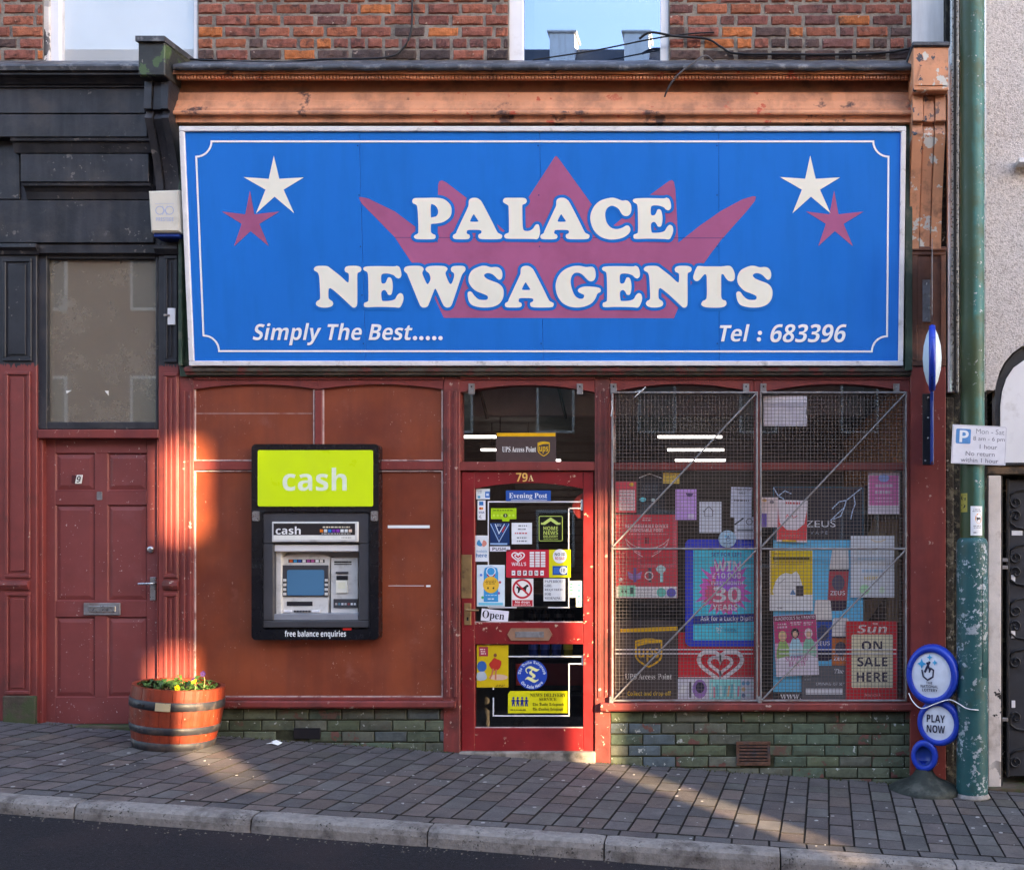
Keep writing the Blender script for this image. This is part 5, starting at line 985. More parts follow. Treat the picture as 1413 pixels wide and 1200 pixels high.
def juice(cx, yt, yb, wv, tilt, c1, c2):
    k = (yb - yt); q = lambda x, y: (cx + x * wv + tilt * (y - .5) * k, yt + y * k)
    s.poly([q(-.42, .02), q(-.3, 0), q(.3, 0), q(.42, .02), q(.5, .3), q(.48, .33), q(-.48, .33), q(-.5, .3)], '#b8b0ac'); s.poly([q(-.5, .33), q(.5, .33), q(.5, .97), q(.3, 1), q(-.3, 1), q(-.5, .97)], '#221a2c'); s.poly([q(-.5, .36), q(.5, .36), q(.5, .84), q(-.5, .84)], c1); s.disc(*q(0, .55), wv * .32, k * .13, c2); s.text('ZEUS', *q(-.38, .68), *q(.38, .75), '#d0ccd4')
juice(1157, 757, 842, 27, -.06, '#8c3038', '#3c3a4c'); juice(1135.5, 827, 911, 25, 0, '#1c3c80', '#30344c'); juice(1160, 852, 930, 25, 0, '#a05428', '#3a3440')
s.rect(1067.3, 954, 1107, 965.7, '#1c1c20'); s.text('www.', 1076.5, 957.5, 1105, 964, '#d4d4d8', 'serif'); s.end()
s = Sheet(1046.5, 686, 1073.5, 727, W2 + .004, '#c4b8bc', 'notice', 'pale sheet with purple corner beside the mullion in the right window', 'notice'); s.rect(1047, 708, 1058, 726.5, '#5a4c92'); s.rect(1047, 687, 1073, 706, '#b0a2a4'); s.disc(1065, 692.5, 3, 2.5, '#5c5660'); s.disc(1055, 690, 3, 2, '#c89858'); s.end()
s = Sheet(1072.5, 690, 1114, 747.5, W2, '#d4ccd2', 'poster', 'white festive letter poster with red foot in the right window', 'poster', rot=1.5); s.poly([(1073, 700), (1076, 722), (1086, 731), (1100, 731), (1110, 722), (1113.5, 700), (1113.5, 745), (1073, 745)], '#b8363a'); s.line([(1084, 715), (1086, 710), (1089, 714), (1092, 710.5), (1095, 714.5), (1100, 711)], 1.1, '#c05058'); s.greek(1082, 692, 1108, 696, 1, '#a83038', .7); s.greek(1078, 737, 1108, 741, 2, '#d88a80', .35); s.rect(1080, 745, 1100, 747.3, '#d8b840'); s.end()
s = Sheet(1198, 651.5, 1241, 709, W2, '#d8ccd2', 'poster', 'pink and white poster under the rail by the window edge', 'poster'); s.rect(1199.5, 656, 1239.5, 697, '#c8689a'); s.poly([(1212, 658), (1219, 653.5), (1227, 658), (1224, 664), (1215, 664)], '#7888b0', 2); s.greek(1206, 667, 1233, 673, 1, '#e4ccd8', .7); s.greek(1205, 676, 1234, 682, 1, '#f0dce6', .7); s.greek(1206, 685, 1233, 694, 2, '#dcb0c8', .4); s.greek(1202, 700, 1237, 706, 2, '#a8a0a8', .35); s.end()
s = Sheet(1174, 739, 1234, 824, W2, '#dcdee4', 'notice', 'white electronic and e-liquids notice with a pale green spot', 'notice'); s.line([(1202, 744), (1208, 747), (1215, 747), (1222, 744)], 1.2, '#b49a70'); s.text('ELECTRONIC', 1179, 760, 1229, 765, '#a4a09c'); s.greek(1180, 768, 1228, 773, 1, '#b8ccd8', .7); s.text('& E - LIQUIDS', 1179, 775.5, 1230, 780.5, '#a49c94'); s.greek(1188, 785, 1220, 790, 1, '#8cb4cc', .7); s.text('HERE', 1192.5, 795, 1212, 800, '#c4aa70'); s.disc(1193, 813, 7, 7, '#9cc8a0'); s.disc(1217, 814, 3.5, 5, '#c4d8c0'); s.end()
s = Sheet(1062, 759, 1121.5, 842.5, W2, '#dcdcde', 'poster', 'yellow and white poster with a heap of papers and a dark set', 'poster'); s.rect(1063, 759.5, 1121, 820, '#d8b820'); s.greek(1066, 762, 1084, 765, 1, '#6c5c10', .6); s.rect(1066.5, 768, 1117, 772, '#4c4210'); s.greek(1067, 774, 1112, 780, 2, '#7c6a14', .45); s.poly([(1069, 822), (1068, 808), (1074, 796), (1084, 790), (1092, 792), (1099, 788), (1105, 800), (1106, 822)], '#e0dee0', 2); s.rect(1098, 808, 1109, 822, '#302c30'); s.poly([(1090, 820), (1094, 812), (1098, 820)], '#3c648c'); s.line([(1074, 806), (1083, 798)], .8, '#6a6870'); s.line([(1094, 802.5), (1104, 803.5)], .9, '#2c2a2e'); s.greek(1068, 828, 1104, 832, 1, '#a0a0a8', .4); s.greek(1072, 837, 1082, 840, 1, '#707078', .5); s.end()
s = Sheet(1069, 848, 1128, 932, W2 - .004, '#d8ccd8', 'poster', 'tilted pantomime poster with three costumed figures in the right window', 'poster', rot=-3); s.rect(1069.3, 848.3, 1127.7, 886, '#a0305c'); s.rect(1069.3, 886, 1127.7, 912, '#b88aa8'); s.rect(1069.5, 848.5, 1127.5, 855.5, '#5c1c34'); s.text("BLACKPOOL'S No.1 PANTO!", 1071, 849.8, 1126.5, 854.5, '#e8d4dc'); s.greek(1074, 858, 1090, 866, 2, '#f0c8d8', .6); s.greek(1092, 857, 1108, 863, 2, '#f0c8d8', .6); s.greek(1110, 858, 1123, 864, 2, '#f0c8d8', .6)
for cx, cy, hair, dress in ((1080.5, 876, '#c8b07c', '#7c9858'), (1098, 873, '#221c22', '#9cc4d0'), (1116.5, 874, '#d8c0c4', '#6c9c84')):
    s.disc(cx, cy, 5.5, 7, hair); s.disc(cx, cy + 1.5, 3.4, 4.4, '#c89c84'); s.poly([(cx - 4, cy + 7), (cx, cy + 8.5), (cx + 4, cy + 7), (cx + 9, cy + 20), (cx + 8, cy + 34), (cx - 8, cy + 34), (cx - 9, cy + 20)], dress, 2)
s.poly([(1070, 908), (1084, 904), (1100, 907), (1115, 903), (1127.5, 908), (1127.5, 931.5), (1070, 931.5)], '#dcd2dc'); s.text('SLEEPING', 1083, 904, 1114, 911.5, '#983c74', 'serif'); s.text('BEAUTY', 1087, 912, 1111, 918.5, '#983c74', 'serif'); s.greek(1073, 922, 1124, 929, 2, '#b0a4b4', .4); s.end()
s = Sheet(1106, 918, 1168, 965.5, W2 + .006, '#4a4a4e', 'poster', 'dark grey opening notice with a white bar low in the right window', 'poster'); s.text('The', 1151, 922.5, 1164, 928.5, '#c8c8cc', 'serif', .2); s.text('OPENING 1ST SEP', 1126, 940.5, 1165, 945, '#a0a0a4', 'sans', .2); s.rect(1112, 949.5, 1162.5, 957.5, '#b8b8bc'); s.greek(1109, 930, 1120, 939, 2, '#707074', .5); s.end()
s = Sheet(1167, 856.5, 1238, 965.5, W2 - .004, '#a62026', 'sign', 'red newspaper board with cream centre reading ON SALE HERE', 'sign'); s.text('THE', 1204, 859, 1211, 861.5, '#e8d8d0'); s.text('Sun', 1183, 861.5, 1224, 873, '#e6d8d2', 'bold', .15); v, f = fill([rrect(1175, 875, 1232, 948.5, 2)]); s.raw(v, f, '#e2d6b4'); s.text('ON', 1189, 884, 1217.5, 897, '#262034'); s.text('SALE', 1183, 906, 1224.5, 919, '#262034'); s.text('HERE', 1182, 927, 1224.5, 940, '#262034'); s.text('thesun.co.uk', 1192, 956, 1215, 960, '#d8a8a4', 'sans'); s.end()

# ================================================================== NEIGHBOURING BUILDING (number 9)
nb = thing('neighbour_building', 'black and red painted house entrance with panelled fascia beside the shop', 'building', (U(110), 0, zw(U(110))))
wall_piece('upper_wall', nb, -160, 60, seed=21); B('rear_wall', 'whitewall', nb, -160, -60, 273, 100, .55, .6, 0)
mb = MB(); mb.box(-9.6, U(-160) - .001, .0, .3, -.6, 7.5, .004); obj('adjoining_wall', mb, M['oppbrick'], nb)
wn = B('upper_window', 'peelwhite', nb, 60, -60, 68, 96, .125, .22, .004)
B('window_frame', 'upvc', wn, 68.2, -60, 82, 96, .14, .22, .004); B('window_frame', 'upvc', wn, 267, -60, 272.8, 96, .14, .22, .004)
B('pane', 'glassblind', wn, 82, -60, 267, 96, .17, .172, 0); B('blind', 'blind', wn, 80, -60, 269, 96, .20, .205, 0)
X0n = U(-160)
mb = MB(); mb.prof([(.12, V(84, .12)), (-.19, V(88.5, -.19)), (-.197, V(91, -.197)), (-.19, V(97, -.19)), (-.05, V(97, -.19))], X0n, U(196, -.2)); obj('lead_flashing', mb, M['lead'], nb)
mb = MB(); mb.prof([(.1, V(97.2, -.16)), (-.17, V(97.2, -.17)), (-.172, V(103, -.172)), (-.14, V(108, -.14)), (-.115, V(116, -.115)), (-.10, V(118, -.10)), (-.10, V(120, -.10)), (.1, V(120, -.10))], X0n, U(200, -.17)); obj('cornice', mb, M['black'], nb)
B('fascia_backing', 'black', nb, -160, 118, 222, 352, .0, .1, .002); B('bracket_backing', 'black', nb, 222.3, 92, 258, 352, .004, .1, .002)
for (x0, y0, x1, y1, d) in ((-160, 120.5, 200, 156.5, -.085), (-160, 157.5, 203, 189, -.080), (28, 212, 205, 251, -.055), (-160, 276, 212, 335, -.02)): B('fascia_board', 'black', nb, x0, y0, x1, y1, d, .0, .004)
B('fascia_board', 'black', nb, -160, 190, 27, 275, -.012, .0, .004)
for (x0, ya, yb, da_, db_) in ((14, 190, 211, -.10, -.058), (30, 252, 275, -.075, -.024)):
    mb = MB(); mb.prof([(.0, V(ya, da_)), (da_, V(ya + .5, da_)), (da_ + .004, V(ya + 4, da_)), (da_ + .02, V(ya + 6, da_ + .02)), (db_ - .012, V(ya + 14, db_)), (db_, V(yb, db_)), (.0, V(yb, db_))], U(x0, da_), U(207, da_)); obj('fascia_moulding', mb, M['black'], nb)
mb = MB(); mb.prof([(.05, V(335.5, -.03)), (-.05, V(336, -.05)), (-.052, V(341, -.052)), (-.03, V(346, -.03)), (-.02, V(351, -.02)), (.05, V(351, -.02))], X0n, U(52, -.03)); obj('capital', mb, M['black'], nb)
mb = MB(); mb.prof([(.05, V(337.5, .0)), (-.025, V(338, -.025)), (-.02, V(349, -.02)), (.05, V(350, -.02))], U(52, -.02), U(222, -.02)); obj('door_head', mb, M['black'], nb)
mb = MB(); mb.prof([(.05, V(338, -.03)), (-.05, V(338, -.05)), (-.05, V(343, -.05)), (-.02, V(351, -.02)), (.05, V(351, -.02))], U(214, -.03), U(246.5, -.03)); obj('capital', mb, M['black'], nb)
# left pilaster, two tone
def lpost(x0, x1, d0, panels, extra=None):
    zb = zw(U(x0)) - .06; mb = MB(); mb.box(U(x0, d0), U(x1, d0), d0, .1, zb, V(351.5, d0), .004); o = obj('pilaster', mb, M['two'], nb)
    for (a, y0, b, y1) in panels:
        for r in ((a, y0, b, y0 + 5), (a, y1 - 5, b, y1), (a, y0 + 5, a + 4.5, y1 - 5), (b - 4.5, y0 + 5, b, y1 - 5)): B('panel_mould', 'two', o, *r, d0 - .012, d0 + .001, .005)
        B('raised_field', 'two', o, a + 8, y0 + 9, b - 8, y1 - 9, d0 - .008, d0 + .001, .006)
    return o
lq = lpost(-160, 50.5, -.005, [(3, 356, 43, 498), (6, 512, 41, 797), (6, 817, 41, 958)])
mb = MB(); mb.prof([(.0, V(800, -.02)), (-.03, V(802, -.03)), (-.035, V(807, -.035)), (-.02, V(813, -.02)), (.0, V(814, -.01))], U(1), U(42)); obj('dado_block', mb, M['redworn'], lq)
mossy = mk('mossy_stone', (.085, .06, .042), .85, .4, 10, 1, dirt=(.05, .07, .022), dlo=.45, dhi=.6, dscale=7); mb = MB(); mb.box(U(3, -.03), U(48, -.03), -.03, .0, zw(U(10)) - .05, V(960, -.03), .006); obj('base_block', mb, mossy, lq)
rq = lpost(218.5, 246.5, -.002, [(226, 352, 244.5, 500), (225, 514, 244.5, 797), (225, 818, 244.5, 975)])
mb = MB(); mb.prof([(.0, V(800, -.02)), (-.022, V(803, -.03)), (-.026, V(808, -.035)), (-.015, V(813, -.02)), (.0, V(814, -.01))], U(226), U(247)); obj('dado_block', mb, M['redworn'], rq)
fx = B('bracket_plate', 'upvc', rq, 231, 425, 241.5, 448, -.022, -.009, .002); mb = MB(); mb.tube([(U(236), -.02, V(436)), (U(231.5), -.05, V(437))], .008, 8); obj('hook', mb, M['steel'], fx)
# fanlight
for r in ((50.8, 351.5, 64.5, 592), (214.5, 351.5, 218.3, 592), (64.7, 351.5, 214.3, 357), (64.7, 582, 214.3, 592)): B('fanlight_frame', 'black', nb, *r, .012, .1, .004)
B('fanlight', 'glassdirty', nb, 64, 356, 215, 583, .045, .048, 0); B('hall_wall', 'inner', nb, 50, 340, 225, 600, .9, .95, 0)
ik = Ink(.0445); ik.poly([(91, 539), (99, 538.5), (92, 543)], '#d8d4d0'); ik.poly([(144.5, 539), (150, 539), (150, 546)], '#d8d4d0'); ik.done('paper_remnant_print', nb)
B('door_lintel', 'red', nb, 50.8, 592.3, 218.3, 604.5, -.012, .1, .005)
B('door_jamb', 'red', nb, 50.8, 605, 58.5, 999, .015, .1, .004); B('door_jamb', 'red', nb, 216.2, 605, 218.4, 999, .008, .1, .003)
# door leaf with six raised panels
d9 = part_empty('door', nb, (U(138), .05, V(998, .05)), 'six panelled matt red door with a number 9')
DD = .055
B('door_back', 'door9', d9, 57, 604, 218, 1000, .101, .115, 0)
B('stile', 'door9', d9, 58.5, 606, 76, 998, DD, .1, .002); B('stile', 'door9', d9, 202.5, 606, 217, 998, DD, .1, .002); B('muntin', 'door9', d9, 130.5, 625, 148, 962, DD + .0005, .1, .002)
for (y0, y1) in ((606, 625), (677, 696.5), (829, 851), (962, 998)): B('rail', 'door9', d9, 76.2, y0, 202.3, y1, DD + .001, .1, .002)
def raised(x0, y0, x1, y1):
    mb = MB(); r0 = [(x0, y0), (x1, y0), (x1, y1), (x0, y1)]; k = 7; vs = []
    for ins, d in ((0, DD), (1.6, DD + .012), (k, DD + .004), (k + .8, DD + .003)):
        vs += [(U(x + (ins if x == x0 else -ins), DD), d, V(y + (ins if y == y0 else -ins), DD)) for x, y in r0]
    fs = [[4 * r + i, 4 * r + (i + 1) % 4, 4 * r + 4 + (i + 1) % 4, 4 * r + 4 + i] for r in range(3) for i in range(4)] + [[12, 13, 14, 15]]
    mb.add(vs, [q[::-1] for q in fs]); obj('panel', mb, M['door9'], d9)
for (a, b) in ((76, 130.6), (147.8, 202.4)):
    for (y0, y1) in ((625, 677), (696.5, 829), (851, 962)): raised(a, y0, b, y1)
lb = B('letter_plate', 'steel', d9, 115, 831.5, 165.5, 848.5, DD - .012, DD, .004); B('flap', 'chrome', lb, 122, 835.5, 159, 844, DD - .018, DD - .011, .003)
hb = B('handle_plate', 'chrome', d9, 206.5, 796, 214.8, 828, DD - .01, DD, .003); mb = MB(); mb.tube([(U(210), DD, V(805)), (U(210), DD - .05, V(805)), (U(206), DD - .058, V(805)), (U(191), DD - .055, V(805.5))], .0085, 8); obj('lever', mb, M['chrome'], hb)
mb = MB(); c = (U(208, DD), DD, V(758, DD)); mb.xf = Matrix.Translation(c) @ Matrix.Rotation(R(90), 4, 'X'); mb.lathe((0, 0, 0), [(.024, 0), (.022, .010), (.010, .013), (.0001, .013)], 16); obj('cylinder_lock', mb, M['chrome'], d9)
mb = MB(); mb.pprism(rrect(133.5, 678, 140.5, 689.5, 1.5), DD - .006, DD); obj('spyhole', mb, M['steel'], d9)
mb = MB(); mb.pprism([(106, 655), (114, 655), (112, 667), (103.5, 667)], DD - .004, DD); o9 = obj('number_plate', mb, pmat('#ece6dc'), d9); ik = Ink(DD - .004); ik.text('9', 105.8, 656.5, 111.5, 665.5, '#1c1a1a', 'bold', .2); ik.done('print', o9)
mb = MB(); mb.pprism([(99, 655.5), (105.5, 655.5), (103, 666.5), (98.5, 666.5)], DD - .0012, DD); obj('plate_ghost', mb, mk('ghost_of_plate', (.09, .016, .018), .5), d9)
mb = MB(); mb.box(U(50), U(222), -.03, .12, zw(U(136)) - .12, zw(U(136)) + .012, .006); obj('door_sill', mb, mossy, nb)
# shared black bracket between the two fronts
xa, xb = U(192, -.26), U(227, -.26)
lbk = bracket('fascia_bracket', nb, xa, xb, scroll(0, V(104, -.26), V(149, -.225), V(268, -.07), -.25, -.215, -.205, -.06), 'black', 0, 0)
mb = MB(); mb.box(xa - .004, xb + .004, -.265, .1, V(104, -.265), V(58, -.265), .006); obj('bracket_head', mb, mk('flaking_black_paint', (.03, .03, .03), .5, .3, 8, .6, chips=(.55, .45, .35), clo=.60, chi=.605, cscale=9, chips2=(.06, .10, .04), c2lo=.56, c2hi=.57, c2scale=8), lbk)
mb = MB(); mb.add([(x, y, z + e) for e in (0, -.035) for (x, y, z) in ((xa - .012, -.285, V(50, -.28)), (xb + .012, -.285, V(50, -.28)), (xb + .012, .12, V(50, -.28) + .03), (xa - .012, .12, V(50, -.28) + .03))], [(0, 1, 2, 3), (7, 6, 5, 4), (0, 4, 5, 1), (1, 5, 6, 2), (2, 6, 7, 3), (3, 7, 4, 0)]); obj('lead_cap', mb, M['lead'], lbk)
# alarm box
al = thing('alarm_box', 'cream plastic alarm box with faint blue print under the black bracket', 'alarm box', (U(228, -.1), -.1, V(326, -.1)))
mb = MB(); dq = -.13; pts = [(205.5, 264), (248, 262.5), (249.5, 321), (209, 321)]
vs = [(U(x, dq), dq, V(y, dq)) for x, y in pts] + [(U(x, dq) + (.01 if i in (1, 2) else -.01), 0, V(y, dq)) for i, (x, y) in enumerate(pts)]
ins = [(U(x + (2.5 if i in (0, 3) else -2.5), dq), dq - .012, V(y + (2.5 if i < 2 else -2.5), dq)) for i, (x, y) in enumerate(pts)]
mb.add(vs + ins, [(8, 11, 10, 9)] + [(i, 8 + i, 8 + (i + 1) % 4, (i + 1) % 4) for i in range(4)] + [(i, (i + 1) % 4, 4 + (i + 1) % 4, 4 + i) for i in range(4)]); cv = obj('cover', mb, M['plastic'], al)
ik = Ink(dq - .012); ik.ring(220.5, 290.5, 5, 6, '#9aa4c4'); ik.ring(234, 290.5, 5, 6, '#9aa4c4'); ik.line([(224, 284), (230.5, 297)], .8, '#a8b0c8'); ik.line([(231, 284), (224, 297)], .8, '#a8b0c8'); ik.line([(214, 281.5), (240, 281)], .6, '#b0b4c4'); ik.text('PRESTIGE', 215.5, 300, 239.5, 305.5, '#a8aec6'); ik.done('print', cv)
B('strobe', 'dkblue', al, 212, 321.5, 248, 327, -.12, .0, .004)

# ================================================================== RIGHT-HAND BUILDING
rbd = thing('rendered_building', 'pale pebbledashed building with arched panel beyond the lamp post', 'building', (U(1400), .1, zw(U(1400))))
dR = .05
pts = [(1361, -60), (1600, -60), (1600, 440)] + [(1600, 472), (1425, 472), (1409, 478), (1397, 487), (1386, 500), (1379, 514), (1375, 528), (1373, 538), (1361, 538)]
B('masonry', 'dkgap', rbd, 1355, -60, 1600, 655, dR + .205, dR + .4, 0)
mb = MB(); mb.pprism(pts, dR - .03, dR + .2); obj('rendered_wall', mb, M['pebble'], rbd)
mb = MB(); mb.box(U(1600) + .03, 8.5, .02, .3, -1.2, 7.5, .004); obj('adjoining_wall', mb, M['pebble'], rbd)
B('edge_bead', 'chrome', rbd, 1358.5, -60, 1361, 540, dR - .036, dR + .05, .002)
B('shadow_gap', 'cableblk', rbd, 1354, -60, 1358.3, 700, dR, dR + .1, 0)
mb = MB(); mb.pprism([(1373.2, 640), (1373.2, 540), (1377, 524), (1387, 502), (1400, 487), (1412, 479.5), (1430, 476), (1600, 476), (1600, 640)], dR + .01, dR + .1); obj('arch_surround', mb, mk('black_arch_paint', (.022, .022, .026), .6, .3, 9, .5), rbd)
mb = MB(); mb.pprism([(1380.5, 638), (1380.5, 560), (1383, 540), (1389, 522), (1399, 507), (1413, 497), (1430, 492), (1600, 492), (1600, 638)], dR - .002, dR + .0095); obj('arched_panel', mb, M['upvc'], rbd)
B('arch_sill', 'ironblk', rbd, 1362, 638.5, 1600, 642, dR - .03, dR + .1, .003)
B('lintel_beam', mk('weathered_lintel', (.14, .085, .05), .8, .4, 10, .8, dirt=(.03, .025, .02), dlo=.5, dhi=.65, dscale=12), rbd, 1362, 642.3, 1600, 654, dR - .015, dR + .1, .004)
mb = MB(); mb.box(U(1363, dR), U(1381, dR), dR - .01, dR + .12, zw(U(1370)) - .05, V(656, dR), .005); obj('door_frame', mb, M['peelwhite'], rbd)
mb = MB(); mb.box(U(1381.3, dR), U(1384, dR), dR + .01, dR + .12, zw(U(1380)) - .05, V(656, dR), .003); obj('frame_stop', mb, M['ironblk'], rbd)
B('doorway_dark', 'dkgap', rbd, 1380, 654, 1600, 1110, dR + .3, dR + .32, 0)
mb = MB(); mb.box(U(1361, dR), U(1600, dR), -.02, .4, zw(U(1420)) - .2, zw(U(1385)) + .02, .006); obj('door_step', mb, mossy, rbd)
B('meter_arm', 'upvc', rbd, 1406, 217.5, 1440, 224, -.08, .03, .003)
gt = part_empty('gate', rbd, (U(1420, .1), .1, V(1072, .1)), 'black metal gate with curled iron scrolls')
gp = B('gate_sheet', mk('gate_sheet', (.035, .036, .044), .5, .25, 5, .2, dirt=(.015, .015, .017), dlo=.45, dhi=.7, dscale=3), gt, 1392, 662, 1600, 1070, .11, .115, .001)
B('gate_stile', 'ironblk', gt, 1389.5, 660, 1393, 1072, .09, .12, .003)
def scrollbar(yc, sgn):
    pts = []
    for i in range(26):
        a = i / 25 * 2.3 * math.pi; r = 9 - i * .30
        pts.append((U(1402 + r * math.cos(math.pi + a) * .9, .1), .1, V(yc + sgn * r * math.sin(math.pi + a), .1)))
    pts = [(U(1420, .1), .1, V(yc + sgn * 18, .1)), (U(1402, .1), .1, V(yc + sgn * 15, .1)), (U(1394, .1), .1, V(yc + sgn * 9, .1))] + pts
    mb = MB(); mb.tube(pts, .007, 6); obj('scroll', mb, M['ironblk'], gt)
for yc, sg_ in ((692, -1), (712, 1), (768, -1), (790, 1), (842, -1), (864, 1), (912, -1), (990, 1), (1050, -1)): scrollbar(yc, sg_)
for (x0, y0, x1, y1) in ((1396, 732, 1411, 738.5), (1395.5, 793, 1401, 802), (1395.5, 870, 1401, 880), (1396, 966, 1401, 976)): B('gate_tag', 'upvc', gt, x0, y0, x1, y1, .104, .1095, .001)
for y in (770, 780, 990): B('hinge', 'steel', gt, 1382.5, y, 1391, y + 5, .08, .1, .003)
# metal trims, white panel and dirty gap between the shop and the lamp post
gapw = thing('corner_trim', 'silver metal drip trim and grimy gap at the corner of the shop', 'trim', (U(1315), .05, zw(U(1315))))
mb = MB(); mb.box(U(1305.5, .03), U(1362, .03), .03, .12, zw(U(1320)) - .1, V(-60, .03), 0); obj('gap_backing', mb, M['dkgap'], gapw)
mb = MB(); mb.box(U(1305.3, .0), U(1316, .0), .0, .03, zw(U(1312)) - .05, V(548, .0), .006); obj('rotten_strip', mb, mk('rotten_timber', (.035, .027, .02), .9, .6, 14, 2.2, 45, dirt=(.15, .13, .09), dlo=.5, dhi=.62, dscale=16, chips=(.42, .39, .34), clo=.66, chi=.68, cscale=18), gapw)
B('metal_channel', 'chrome', gapw, 1312, -60, 1323, 541, -.02, .029, .003); B('channel_shadow', 'cableblk', gapw, 1316, -60, 1320, 540, -.0225, -.0195, .001)
B('edge_strip', 'alu', gapw, 1308, 60, 1311.7, 541, -.012, .029, .002)

# ================================================================== LAMP POST
lx, ly = U(1341.5, -.25), -.25; lz = zp(lx, ly)
lpst = thing('lamp_post', 'green painted steel lamp post with flaking base at the shop corner', 'lamp post', (lx, ly, lz))
zt, zj = V(-80, ly), V(742, ly)
mb = MB(); mb.lathe((lx, ly, 0), [(.080, zj - .02), (.080, zt)], 28); obj('shaft', mb, M['lampgreen'], lpst)
mb = MB(); mb.lathe((lx, ly, 0), [(.103, lz - .05), (.103, zj - .05), (.101, zj - .03), (.094, zj - .012), (.0805, zj)], 28); bs = obj('base_tube', mb, M['lampbase'], lpst)
mb = MB()
a0, a1 = R(-62), R(-28)
mb.lathe((lx, ly, 0), [(.104, V(935, -.35)), (.107, V(935, -.35) + .004), (.107, V(795, -.35) - .004), (.104, V(795, -.35))], 8, a0, a1); obj('access_door', mb, M['lampbase'], bs)
mb = MB(); mb.lathe((lx, ly, 0), [(.109, lz), (.118, lz + .002), (.112, lz + .014), (.104, lz + .03)], 24); obj('mortar_collar', mb, mk('mortar_collar', (.30, .27, .25), .9, .3, 20, 1.5), lpst)
dpk = ly - .092
ps = thing('parking_sign', 'white parking restriction sign with blue P tilted on the lamp post', 'sign', (U(1350, dpk), dpk, V(643, dpk)))
sgk = Sheet(1313.5, 587, 1388.5, 640.5, dpk, '#d9d5da', 'plate', None, None, rot=2.6, th=.006, parent=ps)
sgk.line(rrect(1314.5, 588, 1387.5, 639.5, 2), .6, '#a8a4ac', True); v, f = fill([rrect(1318.5, 592.5, 1339, 613, 2)]); sgk.raw(v, f, '#4c86bc'); sgk.text('P', 1323.5, 594.5, 1336, 611, '#e8ecf0')
sgk.text('Mon - Sat', 1346, 591.5, 1385, 598.5, '#8c8890', 'sans'); sgk.text('8 am - 6 pm', 1342.5, 602, 1386, 609.5, '#76727a', 'sans'); sgk.text('1 hour', 1352, 613, 1376, 619, '#6a666e', 'sans'); sgk.text('No return', 1333, 623, 1373, 629, '#706c74', 'sans'); sgk.text('within 1 hour', 1326.5, 632, 1378.5, 638, '#66626a', 'sans'); sgk.end()
mb = MB(); mb.lathe((lx, ly, 0), [(.082, V(612, dpk) - .012), (.086, V(612, dpk) - .012), (.086, V(612, dpk) + .012), (.082, V(612, dpk) + .012)], 24); obj('clip_band', mb, M['steel'], ps)
def on_post(px0, y0, px1, y1, rr, base, name, label, cat, draw):
    # thin sheet wrapped round the shaft
    def fm(x, y, off):
        xx = U(x, ly - rr) - lx; q = max(-.98, min(.98, xx / rr)); a = math.asin(q); return (lx + (rr + off) * math.sin(a), ly - (rr + off) * math.cos(a), V(y, ly - rr))
    ik = Ink(0, fm, l0=.0004); n = 8
    for L in (0,):
        v = []; [v.extend([(px0 + (px1 - px0) * i / n, y0), (px0 + (px1 - px0) * i / n, y1)]) for i in range(n + 1)]
        ik.raw(v, [[2 * i, 2 * i + 1, 2 * i + 3, 2 * i + 2] for i in range(n)], base)
    draw(ik); o = ik.done(name, None); tag(o, label, cat); return o
def dog_notice(ik):
    ik.disc(1350.5, 715, 4.8, 7, '#d88a30'); ik.poly([(1347.5, 713), (1350, 714), (1353, 713.5), (1353.5, 718), (1352, 716.5), (1349.5, 716.5), (1348.5, 719)], '#2c2018'); ik.greek(1342, 701.5, 1355, 706.5, 2, '#807c84', .4); ik.greek(1343, 724, 1355, 729, 2, '#807c84', .4); ik.greek(1343, 733, 1349, 736, 1, '#807c84', .5)
on_post(1339.5, 698, 1356, 738.5, .0805, '#e4e4e8', 'notice', 'small white notice with orange oval wrapped on the lamp post', 'notice', dog_notice)
on_post(1326.6, 680, 1335.5, 706, .0805, '#9c8c3c', 'sticker', 'worn yellow sticker lettered G 2 on the lamp post', 'sticker', lambda ik: (ik.text('G', 1329, 682, 1333.5, 690.5, '#28261a'), ik.text('2', 1329, 695, 1333.5, 703.5, '#28261a')))

# ================================================================== LOTTERY SIGNS
def disc_part(name, parent, c, ry, rz, th, yaw, matrim, face, roll=0, rim=.16):
    X = Matrix.Translation(c) @ Matrix.Rotation(yaw, 4, 'Z') @ Matrix.Rotation(roll, 4, 'Y') @ Matrix.Diagonal((ry, 1, rz, 1))
    mb = MB(X @ Matrix.Rotation(R(90), 4, 'X')); k = 1 - rim
    mb.lathe((0, 0, 0), [(.0001, -th), (k, -th), (.96, -th * .6), (1.0, 0), (.985, th * .5), (.93, th * .95), (k + .02, th), (k, th * .8)], 40); o = obj(name, mb, M[matrim], parent)
    if face:
        mb = MB(X @ Matrix.Rotation(R(90), 4, 'X')); mb.lathe((0, 0, 0), [(.0001, th * .95), (k * .6, th * .92), (k + .001, th * .8)], 40); obj('face', mb, pmat(face), o)
    return o, X, th
ps2 = thing('pavement_sign', 'blue lottery pavement sign of stacked discs on a domed rubber base', 'sign', (U(1275, -.14), -.14, zp(U(1275, -.14), -.14)))
yw = R(-24)
def on_disc(X, th, scale):
    return lambda x, y, off: tuple(X @ Vector((x, -(th * .95 + off) - .001, -y)))
o, X, th = disc_part('upper_disc', ps2, (U(1287.5, -.2), -.2, V(930, -.2)), .178, .205, .065, yw, 'lotblue', '#dfe2ee', rim=.26)
